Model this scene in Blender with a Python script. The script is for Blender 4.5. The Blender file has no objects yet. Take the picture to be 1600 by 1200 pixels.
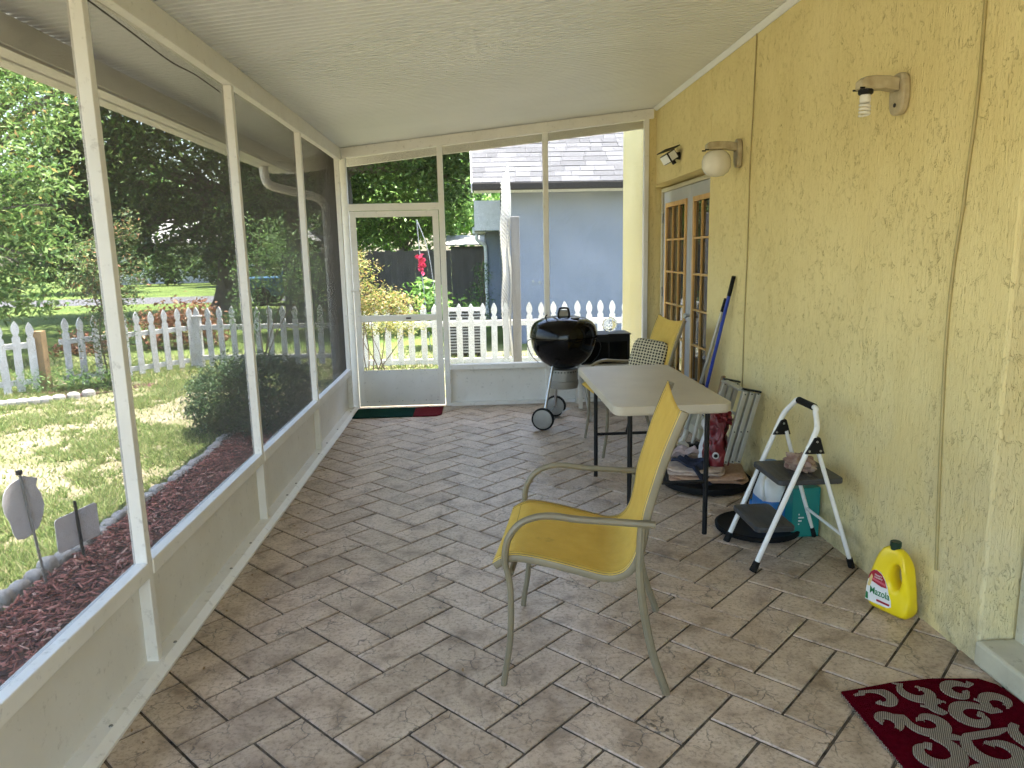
import bpy, bmesh, math, random
import numpy as np
from mathutils import Vector, Matrix, noise

random.seed(7); RNG = np.random.default_rng(7)
sc = bpy.context.scene
COL = sc.collection
R_ = math.radians

# ------------------------------------------------------------------ camera, sky, sun, exposure
CAM = np.array([0, 0, 1.55])
_R = np.array([[0.9984, -0.0298, 0.0484], [-0.0523, -0.1765, 0.9829], [-0.0208, -0.9839, -0.1778]])
F_PX = 1147.0
def cam_setup():
    def dirp(u, v): return np.array([(u-800)/F_PX, (v-600)/F_PX, 1.0])
    dy = dirp(739, 394); dy /= np.linalg.norm(dy)
    dz = dirp(939, 6946); up = -dz/np.linalg.norm(dz); up = up-dy*(up@dy); up /= np.linalg.norm(up)
    R = np.stack([np.cross(dy, up), dy, up])
    cd = bpy.data.cameras.new('camera'); co = bpy.data.objects.new('camera', cd); COL.objects.link(co)
    cd.sensor_width = 36; cd.sensor_fit = 'HORIZONTAL'; cd.lens = F_PX/1600*36
    cd.clip_start = .05; cd.clip_end = 600
    m = Matrix.Identity(4)
    for i in range(3):
        m[i][0] = R[i][0]; m[i][1] = -R[i][1]; m[i][2] = -R[i][2]; m[i][3] = CAM[i]
    co.matrix_world = m; sc.camera = co
    return R
RC = cam_setup()
def proj(p):
    c = RC.T @ (np.array(p, float)-CAM); return 800+F_PX*c[0]/c[2], 600+F_PX*c[1]/c[2], c[2]

SUN_TO = Vector((.17, .12, 1.0)).normalized()
elev = math.asin(SUN_TO.z); azim = math.atan2(SUN_TO.x, SUN_TO.y)
world = bpy.data.worlds.new('World'); sc.world = world; world.use_nodes = True
wn = world.node_tree.nodes; wl = world.node_tree.links
sky = wn.new('ShaderNodeTexSky'); sky.sky_type = 'NISHITA'; sky.sun_disc = False
sky.sun_elevation = elev; sky.sun_rotation = azim; sky.air_density = 1.3; sky.dust_density = 2.5; sky.ozone_density = 1.0
bg = wn['Background']; bg.inputs['Strength'].default_value = .12
wl.new(sky.outputs['Color'], bg.inputs['Color'])
sd = bpy.data.lights.new('sun', 'SUN'); sd.energy = 4.2; sd.angle = R_(.5); sd.color = (1, .95, .86)
so = bpy.data.objects.new('sun', sd); COL.objects.link(so)
so.rotation_euler = SUN_TO.to_track_quat('Z', 'Y').to_euler(); so.location = (0, 0, 30)
vs = sc.view_settings; vs.view_transform = 'Standard'; vs.look = 'None'; vs.exposure = 3.22; vs.gamma = 1.0
vs.use_curve_mapping = False
cy = sc.cycles
cy.use_denoising = True
try: cy.denoiser = 'OPENIMAGEDENOISE'
except Exception: pass
cy.max_bounces = 10; cy.diffuse_bounces = 6; cy.glossy_bounces = 4; cy.transmission_bounces = 6; cy.transparent_max_bounces = 8
cy.caustics_reflective = False; cy.caustics_refractive = False
cy.sample_clamp_indirect = 8
cy.use_adaptive_sampling = True; cy.adaptive_threshold = .025; cy.adaptive_min_samples = 24

# ------------------------------------------------------------------ materials
MATS = {}
class NT:
    def __init__(s, name):
        s.m = bpy.data.materials.new(name); s.m.use_nodes = True
        s.n = s.m.node_tree.nodes; s.l = s.m.node_tree.links
        s.b = s.n['Principled BSDF']; s.out = s.n['Material Output']; MATS[name] = s.m
    def new(s, t, **kw):
        x = s.n.new(t)
        for k, v in kw.items():
            if k in x.inputs: x.inputs[k].default_value = v
            else: setattr(x, k, v)
        return x
    def pos(s, scale=(1, 1, 1), rot=(0, 0, 0)):
        g = s.new('ShaderNodeNewGeometry'); mp = s.new('ShaderNodeMapping')
        mp.inputs['Scale'].default_value = scale; mp.inputs['Rotation'].default_value = rot
        s.l.new(g.outputs['Position'], mp.inputs['Vector']); return mp.outputs['Vector']
    def noise(s, vec, scale, detail=4, rough=.55, dist=0):
        x = s.new('ShaderNodeTexNoise', Scale=scale, Detail=detail, Roughness=rough, Distortion=dist)
        s.l.new(vec, x.inputs['Vector']); return x.outputs['Fac']
    def voro(s, vec, scale, feature='F1', rnd=1.0):
        x = s.new('ShaderNodeTexVoronoi', Scale=scale, feature=feature, Randomness=rnd)
        s.l.new(vec, x.inputs['Vector']); return x
    def ramp(s, fac, stops):
        x = s.new('ShaderNodeValToRGB'); e = x.color_ramp.elements
        while len(e) < len(stops): e.new(.5)
        for i, (p, c) in enumerate(stops):
            e[i].position = p; e[i].color = (*c, 1) if len(c) == 3 else c
        s.l.new(fac, x.inputs['Fac']); return x.outputs['Color']
    def rng(s, fac, a, b, c=0., d=1.):
        x = s.new('ShaderNodeMapRange'); x.inputs[1].default_value = a; x.inputs[2].default_value = b
        x.inputs[3].default_value = c; x.inputs[4].default_value = d
        s.l.new(fac, x.inputs[0]); return x.outputs[0]
    def math(s, op, a, b):
        x = s.new('ShaderNodeMath', operation=op)
        for i, v in enumerate((a, b)):
            if isinstance(v, (int, float)): x.inputs[i].default_value = v
            else: s.l.new(v, x.inputs[i])
        return x.outputs[0]
    def mix(s, fac, a, b, blend='MIX'):
        x = s.new('ShaderNodeMix'); x.data_type = 'RGBA'; x.blend_type = blend
        for i, v in ((0, fac), (6, a), (7, b)):
            if isinstance(v, (int, float)): x.inputs[i].default_value = v
            elif isinstance(v, tuple): x.inputs[i].default_value = (*v, 1)
            else: s.l.new(v, x.inputs[i])
        return x.outputs[2]
    def bump(s, h, strength, dist=.01):
        x = s.new('ShaderNodeBump', Strength=strength, Distance=dist)
        s.l.new(h, x.inputs['Height']); s.l.new(x.outputs['Normal'], s.b.inputs['Normal'])
    def col(s, c):
        if isinstance(c, tuple): s.b.inputs['Base Color'].default_value = (*c, 1)
        else: s.l.new(c, s.b.inputs['Base Color'])
    def set(s, **kw):
        for k, v in kw.items():
            k = k.replace('_', ' ')
            s.b.inputs[k].default_value = v
        return s

def pm(name, c1, c2=None, rough=.55, metal=0, vs_=8, bump=0, bs=60, spec=.5, dirt=0, stretch=(1, 1, 1)):
    t = NT(name); t.set(Roughness=rough, Metallic=metal, Specular_IOR_Level=spec)
    v = t.pos(stretch)
    if c2 is None: c2 = tuple(x*.82 for x in c1)
    c = t.ramp(t.noise(v, vs_, 5), [(.3, c1), (.72, c2)])
    if dirt:
        d = t.noise(t.pos(), 24, 6, .7); c = t.mix(t.rng(d, .58, .75, 0, dirt), c, (.09, .075, .05))
    t.col(c)
    if bump: t.bump(t.noise(v, bs, 4), bump, .004)
    return t.m

pm('alu_white', (.80, .79, .75), (.73, .715, .67), .42, vs_=5, dirt=.4)
pm('panel_white', (.77, .76, .72), (.66, .64, .58), .5, vs_=2.2, dirt=.4)
pm('ceiling_paint', (.73, .755, .775), (.66, .685, .70), .42, vs_=1.2)
pm('gutter_white', (.72, .70, .63), (.64, .61, .53), .45, vs_=4)
pm('roof_top', (.25, .24, .23), None, .8)
pm('concrete', (.42, .39, .33), (.33, .31, .26), .85, vs_=14, bump=.3)
pm('paint_cream', (.56, .53, .40), (.45, .42, .31), .7, vs_=9, dirt=.6, bump=.3, bs=80)
pm('screen_wire', (.085, .08, .072), None, .8, spec=.1)
pm('black_rubber', (.006, .006, .006), None, .7, spec=.2)
pm('black_plastic', (.006, .006, .0065), None, .45, spec=.25)
pm('dark_metal', (.007, .007, .0075), None, .45, spec=.25)
pm('steel', (.55, .55, .54), (.42, .42, .41), .3, metal=1)
pm('aluminium', (.46, .46, .43), (.40, .40, .36), .45, metal=.6)
pm('ash_alu', (.30, .295, .275), (.24, .235, .215), .5, metal=.5)
pm('grey_paint', (.40, .42, .46), (.37, .39, .43), .45)
pm('wood_bead', (.62, .38, .13), (.48, .27, .08), .4, vs_=20, stretch=(1, 1, .1))
pm('chair_frame', (.195, .165, .105), (.165, .14, .088), .42, vs_=14)
pm('table_top', (.48, .43, .34), (.42, .37, .29), .42, vs_=4, dirt=.25)
pm('stool_white', (.78, .78, .76), (.70, .70, .68), .35, vs_=20)
pm('stool_grey', (.04, .041, .043), (.03, .031, .033), .5, bump=.2, bs=200)
pm('fixture_tan', (.48, .41, .27), (.30, .24, .14), .4, vs_=22)
pm('sling_thread', (.42, .27, .05), None, .9)
pm('blue_pole', (.02, .05, .35), None, .3)
pm('cream_plastic', (.68, .66, .60), None, .4)
pm('red_bag', (.15, .008, .012), (.10, .005, .008), .35, vs_=10)
pm('bag_white', (.62, .62, .62), (.5, .5, .52), .4)
pm('towel_peach', (.50, .33, .23), (.38, .23, .15), .95, vs_=50, bump=.6, bs=260)
pm('towel_stripe', (.55, .44, .36), (.40, .30, .25), .95, vs_=40, bump=.6, bs=260)
pm('navy_cloth', (.012, .016, .035), None, .9, bump=.4, bs=120)
pm('pink_cloth', (.55, .45, .46), (.42, .34, .36), .9, bump=.4, bs=120)
pm('rag', (.42, .33, .26), (.14, .04, .04), .95, vs_=16, bump=.5, bs=160)
pm('teal_box', (.01, .21, .19), (.008, .17, .155), .4)
pm('blue_plastic', (.015, .16, .48), None, .3)
pm('white_plastic', (.72, .74, .76), None, .35)
pm('jug_yellow', (.80, .62, .012), (.76, .56, .01), .3, vs_=6)
pm('label_white', (.80, .80, .78), None, .45)
pm('label_red', (.36, .012, .03), None, .45)
pm('label_pink', (.60, .12, .16), None, .45)
pm('label_green', (.01, .19, .05), None, .45)
pm('label_corn', (.72, .55, .22), None, .45)
pm('cap_green', (.006, .03, .016), None, .35)
pm('mat_green', (.003, .028, .019), (.002, .022, .015), .95, bump=.6, bs=300, spec=.05)
pm('mat_red', (.11, .01, .014), (.09, .008, .011), .95, bump=.6, bs=300, spec=.05)
pm('rug_red', (.095, .003, .0095), (.055, .0016, .005), .98, vs_=60, bump=1, bs=420, spec=.0)
pm('sign_back', (.70, .66, .65), None, .6)
pm('fence_white', (.80, .79, .76), (.66, .64, .60), .7, vs_=7, dirt=.35)
pm('fence_old', (.58, .58, .57), (.44, .43, .41), .8, vs_=7, dirt=.6)
pm('post_brown', (.30, .20, .10), (.22, .145, .07), .85, vs_=10, stretch=(1, 1, .15))
pm('post_grey', (.26, .25, .23), (.19, .18, .165), .9, vs_=14, stretch=(1, 1, .12), bump=.4)
pm('dark_fence', (.10, .09, .078), (.07, .062, .054), .9, vs_=9, stretch=(1, 1, .2))
pm('lattice_white', (.50, .49, .44), None, .6)
pm('house_blue', (.215, .245, .30), (.17, .20, .25), .9, vs_=1.6, bump=1., bs=22, dirt=.25)
pm('fascia_brown', (.028, .025, .022), None, .6, spec=.2)
pm('bark', (.16, .14, .115), (.085, .072, .058), .95, vs_=9, stretch=(1, 1, .25), bump=.8, bs=18)
pm('twig', (.17, .12, .08), None, .9)
pm('stone_edge', (.40, .385, .35), (.24, .23, .21), .9, vs_=12, bump=.5, bs=40)
pm('asphalt', (.085, .085, .09), (.06, .06, .065), .9)
pm('far_wall', (.68, .68, .68), None, .8)
pm('far_roof', (.30, .29, .28), None, .8)
pm('ac_grey', (.30, .31, .30), None, .6)
pm('pink_flower', (.70, .05, .12), (.55, .03, .08), .6)
pm('cable_paint', (.38, .31, .13), None, .6)
pm('bulb_white', (.78, .76, .70), None, .35)
pm('opal_glass', (.70, .67, .58), (.62, .58, .48), .25, vs_=5)
pm('led_face', (.75, .77, .80), None, .15)
pm('car_blue', (.05, .14, .26), None, .3)

t = NT('dark_glass'); t.set(Roughness=.04, Specular_IOR_Level=.8); t.col(t.ramp(t.noise(t.pos(), 1.5), [(.4, (.018, .014, .010)), (.65, (.045, .036, .026))]))
t = NT('clear_glass'); t.set(Roughness=.03, Transmission_Weight=1.0, IOR=1.45); t.col((.95, .97, .97))
t = NT('kettle_black'); t.set(Roughness=.10, Specular_IOR_Level=.28); t.col((.002, .002, .0022))
t.bump(t.noise(t.pos(), 30, 3), .03, .002)

# tile: mottled ceramic with crackled edges
t = NT('tile'); v = t.pos()
oi = t.new('ShaderNodeObjectInfo')
big = t.noise(v, 7, 6, .62, .4); fine = t.noise(v, 60, 6, .7)
c = t.ramp(big, [(.30, (.24, .18, .126)), (.46, (.46, .368, .278)), (.68, (.60, .505, .40))])
c = t.mix(t.rng(fine, .49, .67, 0, .66), c, (.14, .105, .074))
tint = t.ramp(oi.outputs['Random'], [(0, (.84, .79, .74)), (.5, (.97, .93, .89)), (1, (1.06, 1.01, .98))])
c = t.mix(1.0, c, tint, 'MULTIPLY')
vd = t.new('ShaderNodeVectorMath', operation='ADD'); nz = t.new('ShaderNodeTexNoise', Scale=18.0, Detail=4.0)
t.l.new(v, nz.inputs['Vector'])
sub = t.new('ShaderNodeVectorMath', operation='SCALE'); sub.inputs['Scale'].default_value = .07
t.l.new(nz.outputs['Color'], sub.inputs[0]); t.l.new(v, vd.inputs[0]); t.l.new(sub.outputs[0], vd.inputs[1])
cr = t.voro(vd.outputs[0], 11, 'DISTANCE_TO_EDGE').outputs['Distance']
crk = t.rng(cr, 0, .035, 1, 0)
crk = t.math('MULTIPLY', crk, t.rng(t.noise(v, 6, 4), .44, .62))
c = t.mix(t.math('MULTIPLY', crk, .85), c, (.055, .045, .036))
t.col(c); t.set(Specular_IOR_Level=.55)
t.l.new(t.rng(fine, .3, .75, .26, .5), t.b.inputs['Roughness'])
h = t.math('SUBTRACT', t.math('ADD', big, t.math('MULTIPLY', fine, .5)), t.math('MULTIPLY', crk, .6))
t.bump(h, .45, .006)
t = NT('grout'); v = t.pos(); t.col(t.ramp(t.noise(v, 20, 5), [(.32, (.035, .028, .02)), (.70, (.16, .13, .10))])); t.set(Roughness=.9)
t.bump(t.noise(v, 120), .4, .004)

# stucco: skip-trowel relief, dragged vertically
t = NT('stucco_yellow'); v = t.pos(); vz = t.pos((1, 1, .30))
gi = t.noise(vz, 60, 7, .66, .6)
drag = t.noise(t.pos((1, 1, .07)), 120, 4, .6)
dv = t.new('ShaderNodeVectorMath', operation='ADD'); nz = t.new('ShaderNodeTexNoise', Scale=30.0, Detail=6.0)
t.l.new(v, nz.inputs['Vector']); sub = t.new('ShaderNodeVectorMath', operation='SCALE'); sub.inputs['Scale'].default_value = .065
t.l.new(nz.outputs['Color'], sub.inputs[0]); t.l.new(t.pos((1, 1, .5)), dv.inputs[0]); t.l.new(sub.outputs[0], dv.inputs[1])
ed = t.voro(dv.outputs[0], 30, 'DISTANCE_TO_EDGE').outputs['Distance']
crack = t.math('MULTIPLY', t.rng(ed, .0, .07, 1, 0), t.rng(t.noise(v, 16, 5, .7), .52, .62))
crack = t.math('MULTIPLY', crack, t.rng(t.noise(v, 2.2, 2), .35, .55, .25, 1))
pits = t.rng(t.noise(vz, 110, 3, .5), .60, .72)
pits = t.math('MULTIPLY', pits, t.rng(t.noise(v, 4.5, 4), .36, .60))
h = t.math('ADD', t.math('MULTIPLY', gi, .9), t.math('MULTIPLY', drag, .6))
h = t.math('SUBTRACT', h, t.math('MULTIPLY', crack, .8)); h = t.math('SUBTRACT', h, t.math('MULTIPLY', pits, .9))
h = t.math('ADD', h, t.math('MULTIPLY', t.noise(t.pos((1, 1, .6)), 9, 3, .5), 1.6))
t.bump(h, .72, .0085)
c = t.ramp(t.noise(v, 1.3, 4), [(.3, (.75, .64, .325)), (.7, (.68, .57, .275))])
c = t.mix(t.rng(t.noise(t.pos((1, 1, .35)), 2.6, 6, .65), .50, .74, 0, .40), c, (.58, .455, .18))
c = t.mix(t.math('MULTIPLY', crack, .36), c, (.28, .215, .075)); c = t.mix(t.math('MULTIPLY', pits, .30), c, (.26, .20, .07))
low = t.new('ShaderNodeSeparateXYZ'); t.l.new(v, low.inputs[0])
low_pale = t.math('MULTIPLY', t.rng(low.outputs['Z'], 1.0, .0), t.rng(t.noise(v, 4, 5), .38, .66))  # patchy mask, paler towards the foot of the wall
c = t.mix(t.math('MULTIPLY', low_pale, .55), c, (.62, .585, .44))
splash = t.math('MULTIPLY', t.rng(low.outputs['Z'], .32, .0), t.rng(t.noise(v, 11, 7, .7), .42, .66))
c = t.mix(t.math('MULTIPLY', splash, .6), c, (.20, .16, .085))
t.col(c); t.set(Roughness=.8, Specular_IOR_Level=.25)

# ground: sand with patchy turf
t = NT('lawn_soil'); v = t.pos()
c = t.ramp(t.noise(v, 1.6, 9, .72), [(.34, (.10, .12, .04)), (.5, (.19, .165, .11)), (.68, (.28, .24, .20))])
far = t.new('ShaderNodeSeparateXYZ'); t.l.new(v, far.inputs[0])
c2 = t.ramp(t.noise(v, .5, 5), [(.35, (.05, .09, .02)), (.7, (.12, .17, .04))])  # green turf past the fence, tree shade painted into its dark tones
c = t.mix(t.rng(far.outputs['Y'], 11, 14), c, c2)
c = t.mix(t.rng(t.noise(v, 30, 7, .7), .48, .72, 0, .6), c, (.15, .13, .07))
t.col(c); t.set(Roughness=.95, Specular_IOR_Level=.1); t.bump(t.noise(v, 35, 5), .5, .02)
pm('mulch_bed', (.09, .03, .026), (.05, .018, .016), .95, vs_=30, bump=.8, bs=60)

def leafmat(name, stops, trans=.35, rough=.5, spec=.3):
    t = NT(name); g = t.new('ShaderNodeNewGeometry')
    c = t.ramp(g.outputs['Random Per Island'], stops); t.col(c); t.set(Roughness=rough, Specular_IOR_Level=spec)
    tr = t.new('ShaderNodeBsdfTranslucent'); t.l.new(c, tr.inputs['Color'])
    mx = t.new('ShaderNodeMixShader'); mx.inputs[0].default_value = trans
    t.l.new(t.b.outputs[0], mx.inputs[1]); t.l.new(tr.outputs[0], mx.inputs[2]); t.l.new(mx.outputs[0], t.out.inputs['Surface'])
    return t.m
leafmat('leaf_light', [(0, (.08, .17, .04)), (.5, (.16, .28, .075)), (.93, (.32, .42, .15)), (1, (.50, .27, .10))], .4)
leafmat('leaf_oak', [(0, (.03, .07, .018)), (.6, (.08, .15, .038)), (1, (.19, .28, .085))], .36)
leafmat('leaf_mid', [(0, (.06, .14, .03)), (.6, (.13, .25, .05)), (1, (.26, .38, .10))], .4)
leafmat('leaf_box', [(0, (.018, .045, .014)), (.7, (.04, .085, .025)), (1, (.085, .14, .05))], .2)
leafmat('leaf_tall', [(0, (.05, .10, .035)), (.6, (.12, .18, .06)), (.85, (.20, .22, .09)), (1, (.38, .16, .09))], .35)
leafmat('leaf_nandina', [(0, (.13, .19, .04)), (.5, (.24, .25, .07)), (.8, (.34, .21, .07)), (1, (.38, .36, .20))], .4)
leafmat('leaf_nandina_green', [(0, (.12, .17, .05)), (.5, (.25, .27, .08)), (1, (.42, .36, .12))], .4)
leafmat('leaf_copper', [(0, (.12, .045, .025)), (.5, (.22, .095, .05)), (1, (.30, .19, .10))], .3)
leafmat('leaf_weed', [(0, (.05, .12, .03)), (1, (.16, .26, .07))], .4)
leafmat('grass_blade', [(0, (.10, .17, .04)), (.5, (.19, .25, .07)), (.82, (.30, .32, .13)), (1, (.40, .35, .21))], .4, .6)
leafmat('mulch_chip', [(0, (.06, .022, .017)), (.5, (.22, .068, .05)), (.85, (.36, .14, .105)), (1, (.50, .32, .25))], .0, .8, .3)
t = NT('sling'); v = t.pos()
w1 = t.new('ShaderNodeTexWave', Scale=190.0, Distortion=.3); w1.bands_direction = 'Y'; t.l.new(v, w1.inputs['Vector'])
c = t.ramp(t.noise(v, 14, 6, .6), [(.3, (.76, .54, .11)), (.7, (.68, .46, .085))])
c = t.mix(t.rng(t.noise(v, 90, 3), .45, .7, 0, .25), c, (.74, .55, .18))
c = t.mix(t.rng(t.noise(v, 9, 4), .68, .76, 0, .3), c, (.30, .21, .07))
t.col(c); t.set(Roughness=.7, Specular_IOR_Level=.3); t.bump(w1.outputs['Fac'], .25, .001)
sling_tr = t.new('ShaderNodeBsdfTranslucent'); t.l.new(c, sling_tr.inputs['Color']); mx = t.new('ShaderNodeMixShader'); mx.inputs[0].default_value = .25
t.l.new(t.b.outputs[0], mx.inputs[1]); t.l.new(sling_tr.outputs[0], mx.inputs[2]); t.l.new(mx.outputs[0], t.out.inputs['Surface'])
t = NT('rug_beige'); v = t.pos(rot=(0, 0, .5)); w1 = t.new('ShaderNodeTexWave', Scale=55.0, Distortion=1.2); t.l.new(v, w1.inputs['Vector'])
t.col(t.ramp(w1.outputs['Fac'], [(.1, (.12, .09, .06)), (.55, (.42, .36, .28))])); t.set(Roughness=.98, Specular_IOR_Level=.0); t.bump(w1.outputs['Fac'], 1., .004)
t = NT('cushion_fabric'); tc = t.new('ShaderNodeTexCoord')
vo = t.new('ShaderNodeTexVoronoi', Scale=44.0, Randomness=.15, feature='F1'); vo.voronoi_dimensions = '2D'; t.l.new(tc.outputs['Object'], vo.inputs['Vector'])
t.col(t.ramp(vo.outputs['Distance'], [(.30, (.01, .01, .009)), (.38, (.46, .42, .30))])); t.set(Roughness=.9)
t = NT('shingle'); oi = t.new('ShaderNodeObjectInfo'); v = t.pos()
c = t.ramp(oi.outputs['Random'], [(0, (.030, .031, .034)), (.5, (.050, .051, .055)), (1, (.072, .073, .078))])
c = t.mix(t.rng(t.noise(v, 90, 3), .45, .7, 0, .4), c, (.15, .15, .16)); t.col(c); t.set(Roughness=.95)
def MT(n): return MATS[n]

# ------------------------------------------------------------------ geometry helpers
OFF = {}
def tag(o, label=None, cat=None, group=None, kind=None):
    if label: o['label'] = label
    if cat: o['category'] = cat
    if group: o['group'] = group
    if kind: o['kind'] = kind
    return o
def thing(name, label, cat, loc=(0, 0, 0), group=None, kind=None):
    o = bpy.data.objects.new(name, None); COL.objects.link(o); o.location = loc; o.empty_display_size = .1
    OFF[o] = Vector(loc); return tag(o, label, cat, group, kind)

class B:
    def __init__(s): s.v = []; s.f = []
    def add(s, vs_, fs):
        n = len(s.v); s.v += [tuple(map(float, p)) for p in vs_]; s.f += [tuple(i+n for i in f) for f in fs]; return s
    def box(s, x0, x1, y0, y1, z0, z1, mtx=None):
        p = [(x, y, z) for z in (z0, z1) for y in (y0, y1) for x in (x0, x1)]
        if mtx is not None: p = [mtx @ Vector(q) for q in p]
        return s.add(p, [(0, 2, 3, 1), (4, 5, 7, 6), (0, 1, 5, 4), (2, 6, 7, 3), (0, 4, 6, 2), (1, 3, 7, 5)])
    def beam(s, a, b, w, h, up=(0, 0, 1)):
        a = Vector(a); b = Vector(b); d = (b-a); L = d.length; d.normalize()
        x = d.cross(Vector(up)).normalized(); y = x.cross(d)
        m = Matrix((x, d, y)).transposed().to_4x4(); m.translation = a
        return s.box(-w/2, w/2, 0, L, -h/2, h/2, m)
    def tube(s, pts, r, n=8, cap=True, closed=False, sx=1.0):
        pts = [Vector(p) for p in pts]; m = len(pts)
        rs = r if isinstance(r, (list, tuple)) else [r]*m
        ref = None; base = len(s.v)
        for i, p in enumerate(pts):
            if closed: d = pts[(i+1) % m]-pts[i-1]
            else: d = pts[min(i+1, m-1)]-pts[max(i-1, 0)]
            d.normalize()
            if ref is None:
                ref = Vector((0, 0, 1)) if abs(d.z) < .9 else Vector((1, 0, 0))
                u = d.cross(ref).normalized()
            else:
                u = (u-d*u.dot(d)).normalized()
            w = d.cross(u)
            for k in range(n):
                a = 2*math.pi*k/n
                q = p+(u*math.cos(a)*sx+w*math.sin(a))*rs[i]; s.v.append(tuple(q))
        for i in range(m if closed else m-1):
            for k in range(n):
                a = base+i*n+k; b = base+i*n+(k+1) % n; j = (i+1) % m
                s.f.append((a, b, base+j*n+(k+1) % n, base+j*n+k))
        if cap and not closed:
            s.f.append(tuple(base+k for k in range(n))[::-1]); s.f.append(tuple(base+(m-1)*n+k for k in range(n)))
        return s
    def lathe(s, prof, n=24, c=(0, 0, 0), mtx=None):
        base = len(s.v); m = len(prof)
        for (r, z) in prof:
            for k in range(n):
                a = 2*math.pi*k/n; q = Vector((r*math.cos(a), r*math.sin(a), z))
                if mtx is not None: q = mtx @ q
                s.v.append(tuple(q+Vector(c)))
        for i in range(m-1):
            for k in range(n):
                s.f.append((base+i*n+k, base+i*n+(k+1) % n, base+(i+1)*n+(k+1) % n, base+(i+1)*n+k))
        if prof[0][0] > 1e-5: s.f.append(tuple(base+k for k in range(n))[::-1])
        if prof[-1][0] > 1e-5: s.f.append(tuple(base+(m-1)*n+k for k in range(n)))
        return s
    def prism(s, poly, fn, d0, d1):
        n = len(poly)
        p = [fn(a, b, d0) for a, b in poly]+[fn(a, b, d1) for a, b in poly]
        return s.add(p, [tuple(range(n))[::-1], tuple(range(n, 2*n))]+[(i, (i+1) % n, n+(i+1) % n, n+i) for i in range(n)])
    def grid(s, fn, nu, nv, closed_u=False):
        base = len(s.v)
        for i in range(nu):
            for j in range(nv): s.v.append(tuple(fn(i/(nu-1) if not closed_u else i/nu, j/(nv-1))))
        for i in range(nu if closed_u else nu-1):
            for j in range(nv-1):
                k = (i+1) % nu
                s.f.append((base+i*nv+j, base+k*nv+j, base+k*nv+j+1, base+i*nv+j+1))
        return s
    def build(s, name, mat, parent=None, smooth=False, bevel=0, label=None, kind=None, solid=0, fix=True):
        me = bpy.data.meshes.new(name)
        off = OFF.get(parent, Vector((0, 0, 0))) if parent else Vector((0, 0, 0))
        me.from_pydata([(v[0]-off.x, v[1]-off.y, v[2]-off.z) for v in s.v], [], s.f)
        me.materials.append(MT(mat))
        if fix:
            bm = bmesh.new(); bm.from_mesh(me); bmesh.ops.remove_doubles(bm, verts=bm.verts, dist=1e-6)
            bmesh.ops.recalc_face_normals(bm, faces=bm.faces); bm.to_mesh(me); bm.free()
        o = bpy.data.objects.new(name, me); COL.objects.link(o)
        if parent: o.parent = parent
        OFF[o] = off.copy()
        if smooth:
            me.shade_smooth()
            try: me.set_sharp_from_angle(angle=R_(40))
            except Exception: pass
        if solid:
            m = o.modifiers.new('solid', 'SOLIDIFY'); m.thickness = solid; m.offset = 0
        if bevel:
            m = o.modifiers.new('bevel', 'BEVEL'); m.width = bevel; m.segments = 2; m.limit_method = 'ANGLE'; m.angle_limit = R_(40)
        if label: o['label'] = label
        if kind: o['kind'] = kind
        return o

def inst(o, parent, loc, rot=(0, 0, 0), name=None):
    c = o.copy(); COL.objects.link(c); c.parent = parent; c.location = loc; c.rotation_euler = rot; return c
def copy_tree(o, parent=None):
    c = o.copy(); COL.objects.link(c); c.parent = parent
    for ch in list(o.children): copy_tree(ch, c)
    return c
def npmesh(name, V, Fq, mat, parent=None, k=4, smooth=False):
    me = bpy.data.meshes.new(name); nv = len(V); nf = len(Fq)
    off = OFF.get(parent, Vector((0, 0, 0))) if parent else Vector((0, 0, 0))
    V = np.asarray(V, np.float32)-np.array(off, np.float32)
    me.vertices.add(nv); me.vertices.foreach_set('co', V.ravel())
    me.loops.add(nf*k); me.loops.foreach_set('vertex_index', np.asarray(Fq, np.int32).ravel())
    me.polygons.add(nf); me.polygons.foreach_set('loop_start', np.arange(0, nf*k, k, dtype=np.int32))
    me.polygons.foreach_set('loop_total', np.full(nf, k, np.int32))
    me.update(calc_edges=True); me.materials.append(MT(mat))
    o = bpy.data.objects.new(name, me); COL.objects.link(o)
    if parent: o.parent = parent
    OFF[o] = off.copy(); return o
def arc(c, r, a0, a1, n, plane='xz', y=0):
    out = []
    for i in range(n+1):
        a = R_(a0+(a1-a0)*i/n); p = (c[0]+r*math.cos(a), c[1]+r*math.sin(a))
        out.append((p[0], y, p[1]) if plane == 'xz' else (p[0], p[1], y))
    return out
def smooth_path(pts, n=6):
    P = [Vector(p) for p in pts]; out = []
    for i in range(len(P)-1):
        p0 = P[max(i-1, 0)]; p1 = P[i]; p2 = P[i+1]; p3 = P[min(i+2, len(P)-1)]
        for k in range(n):
            t = k/n
            out.append(.5*((2*p1)+(p2-p0)*t+(2*p0-5*p1+4*p2-p3)*t*t+(3*p1-p0-3*p2+p3)*t**3))
    out.append(P[-1]); return out
def text_mesh(name, body, size, mat, parent, mtx, extrude=.0006, scale_x=1.0, bold=0):
    cu = bpy.data.curves.new(name, 'FONT'); cu.body = body; cu.size = size; cu.extrude = extrude; cu.align_x = 'CENTER'; cu.offset = bold
    to = bpy.data.objects.new(name, cu); COL.objects.link(to)
    dg = bpy.context.evaluated_depsgraph_get(); me = bpy.data.meshes.new_from_object(to.evaluated_get(dg))
    COL.objects.unlink(to); bpy.data.objects.remove(to)
    off = OFF.get(parent, Vector((0, 0, 0)))
    me.transform(Matrix.Translation(-off) @ mtx @ Matrix.Diagonal((scale_x, 1, 1, 1)))
    me.materials.clear(); me.materials.append(MT(mat)); me.name = name
    o = bpy.data.objects.new(name, me); COL.objects.link(o); o.parent = parent; OFF[o] = off.copy(); return o

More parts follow.
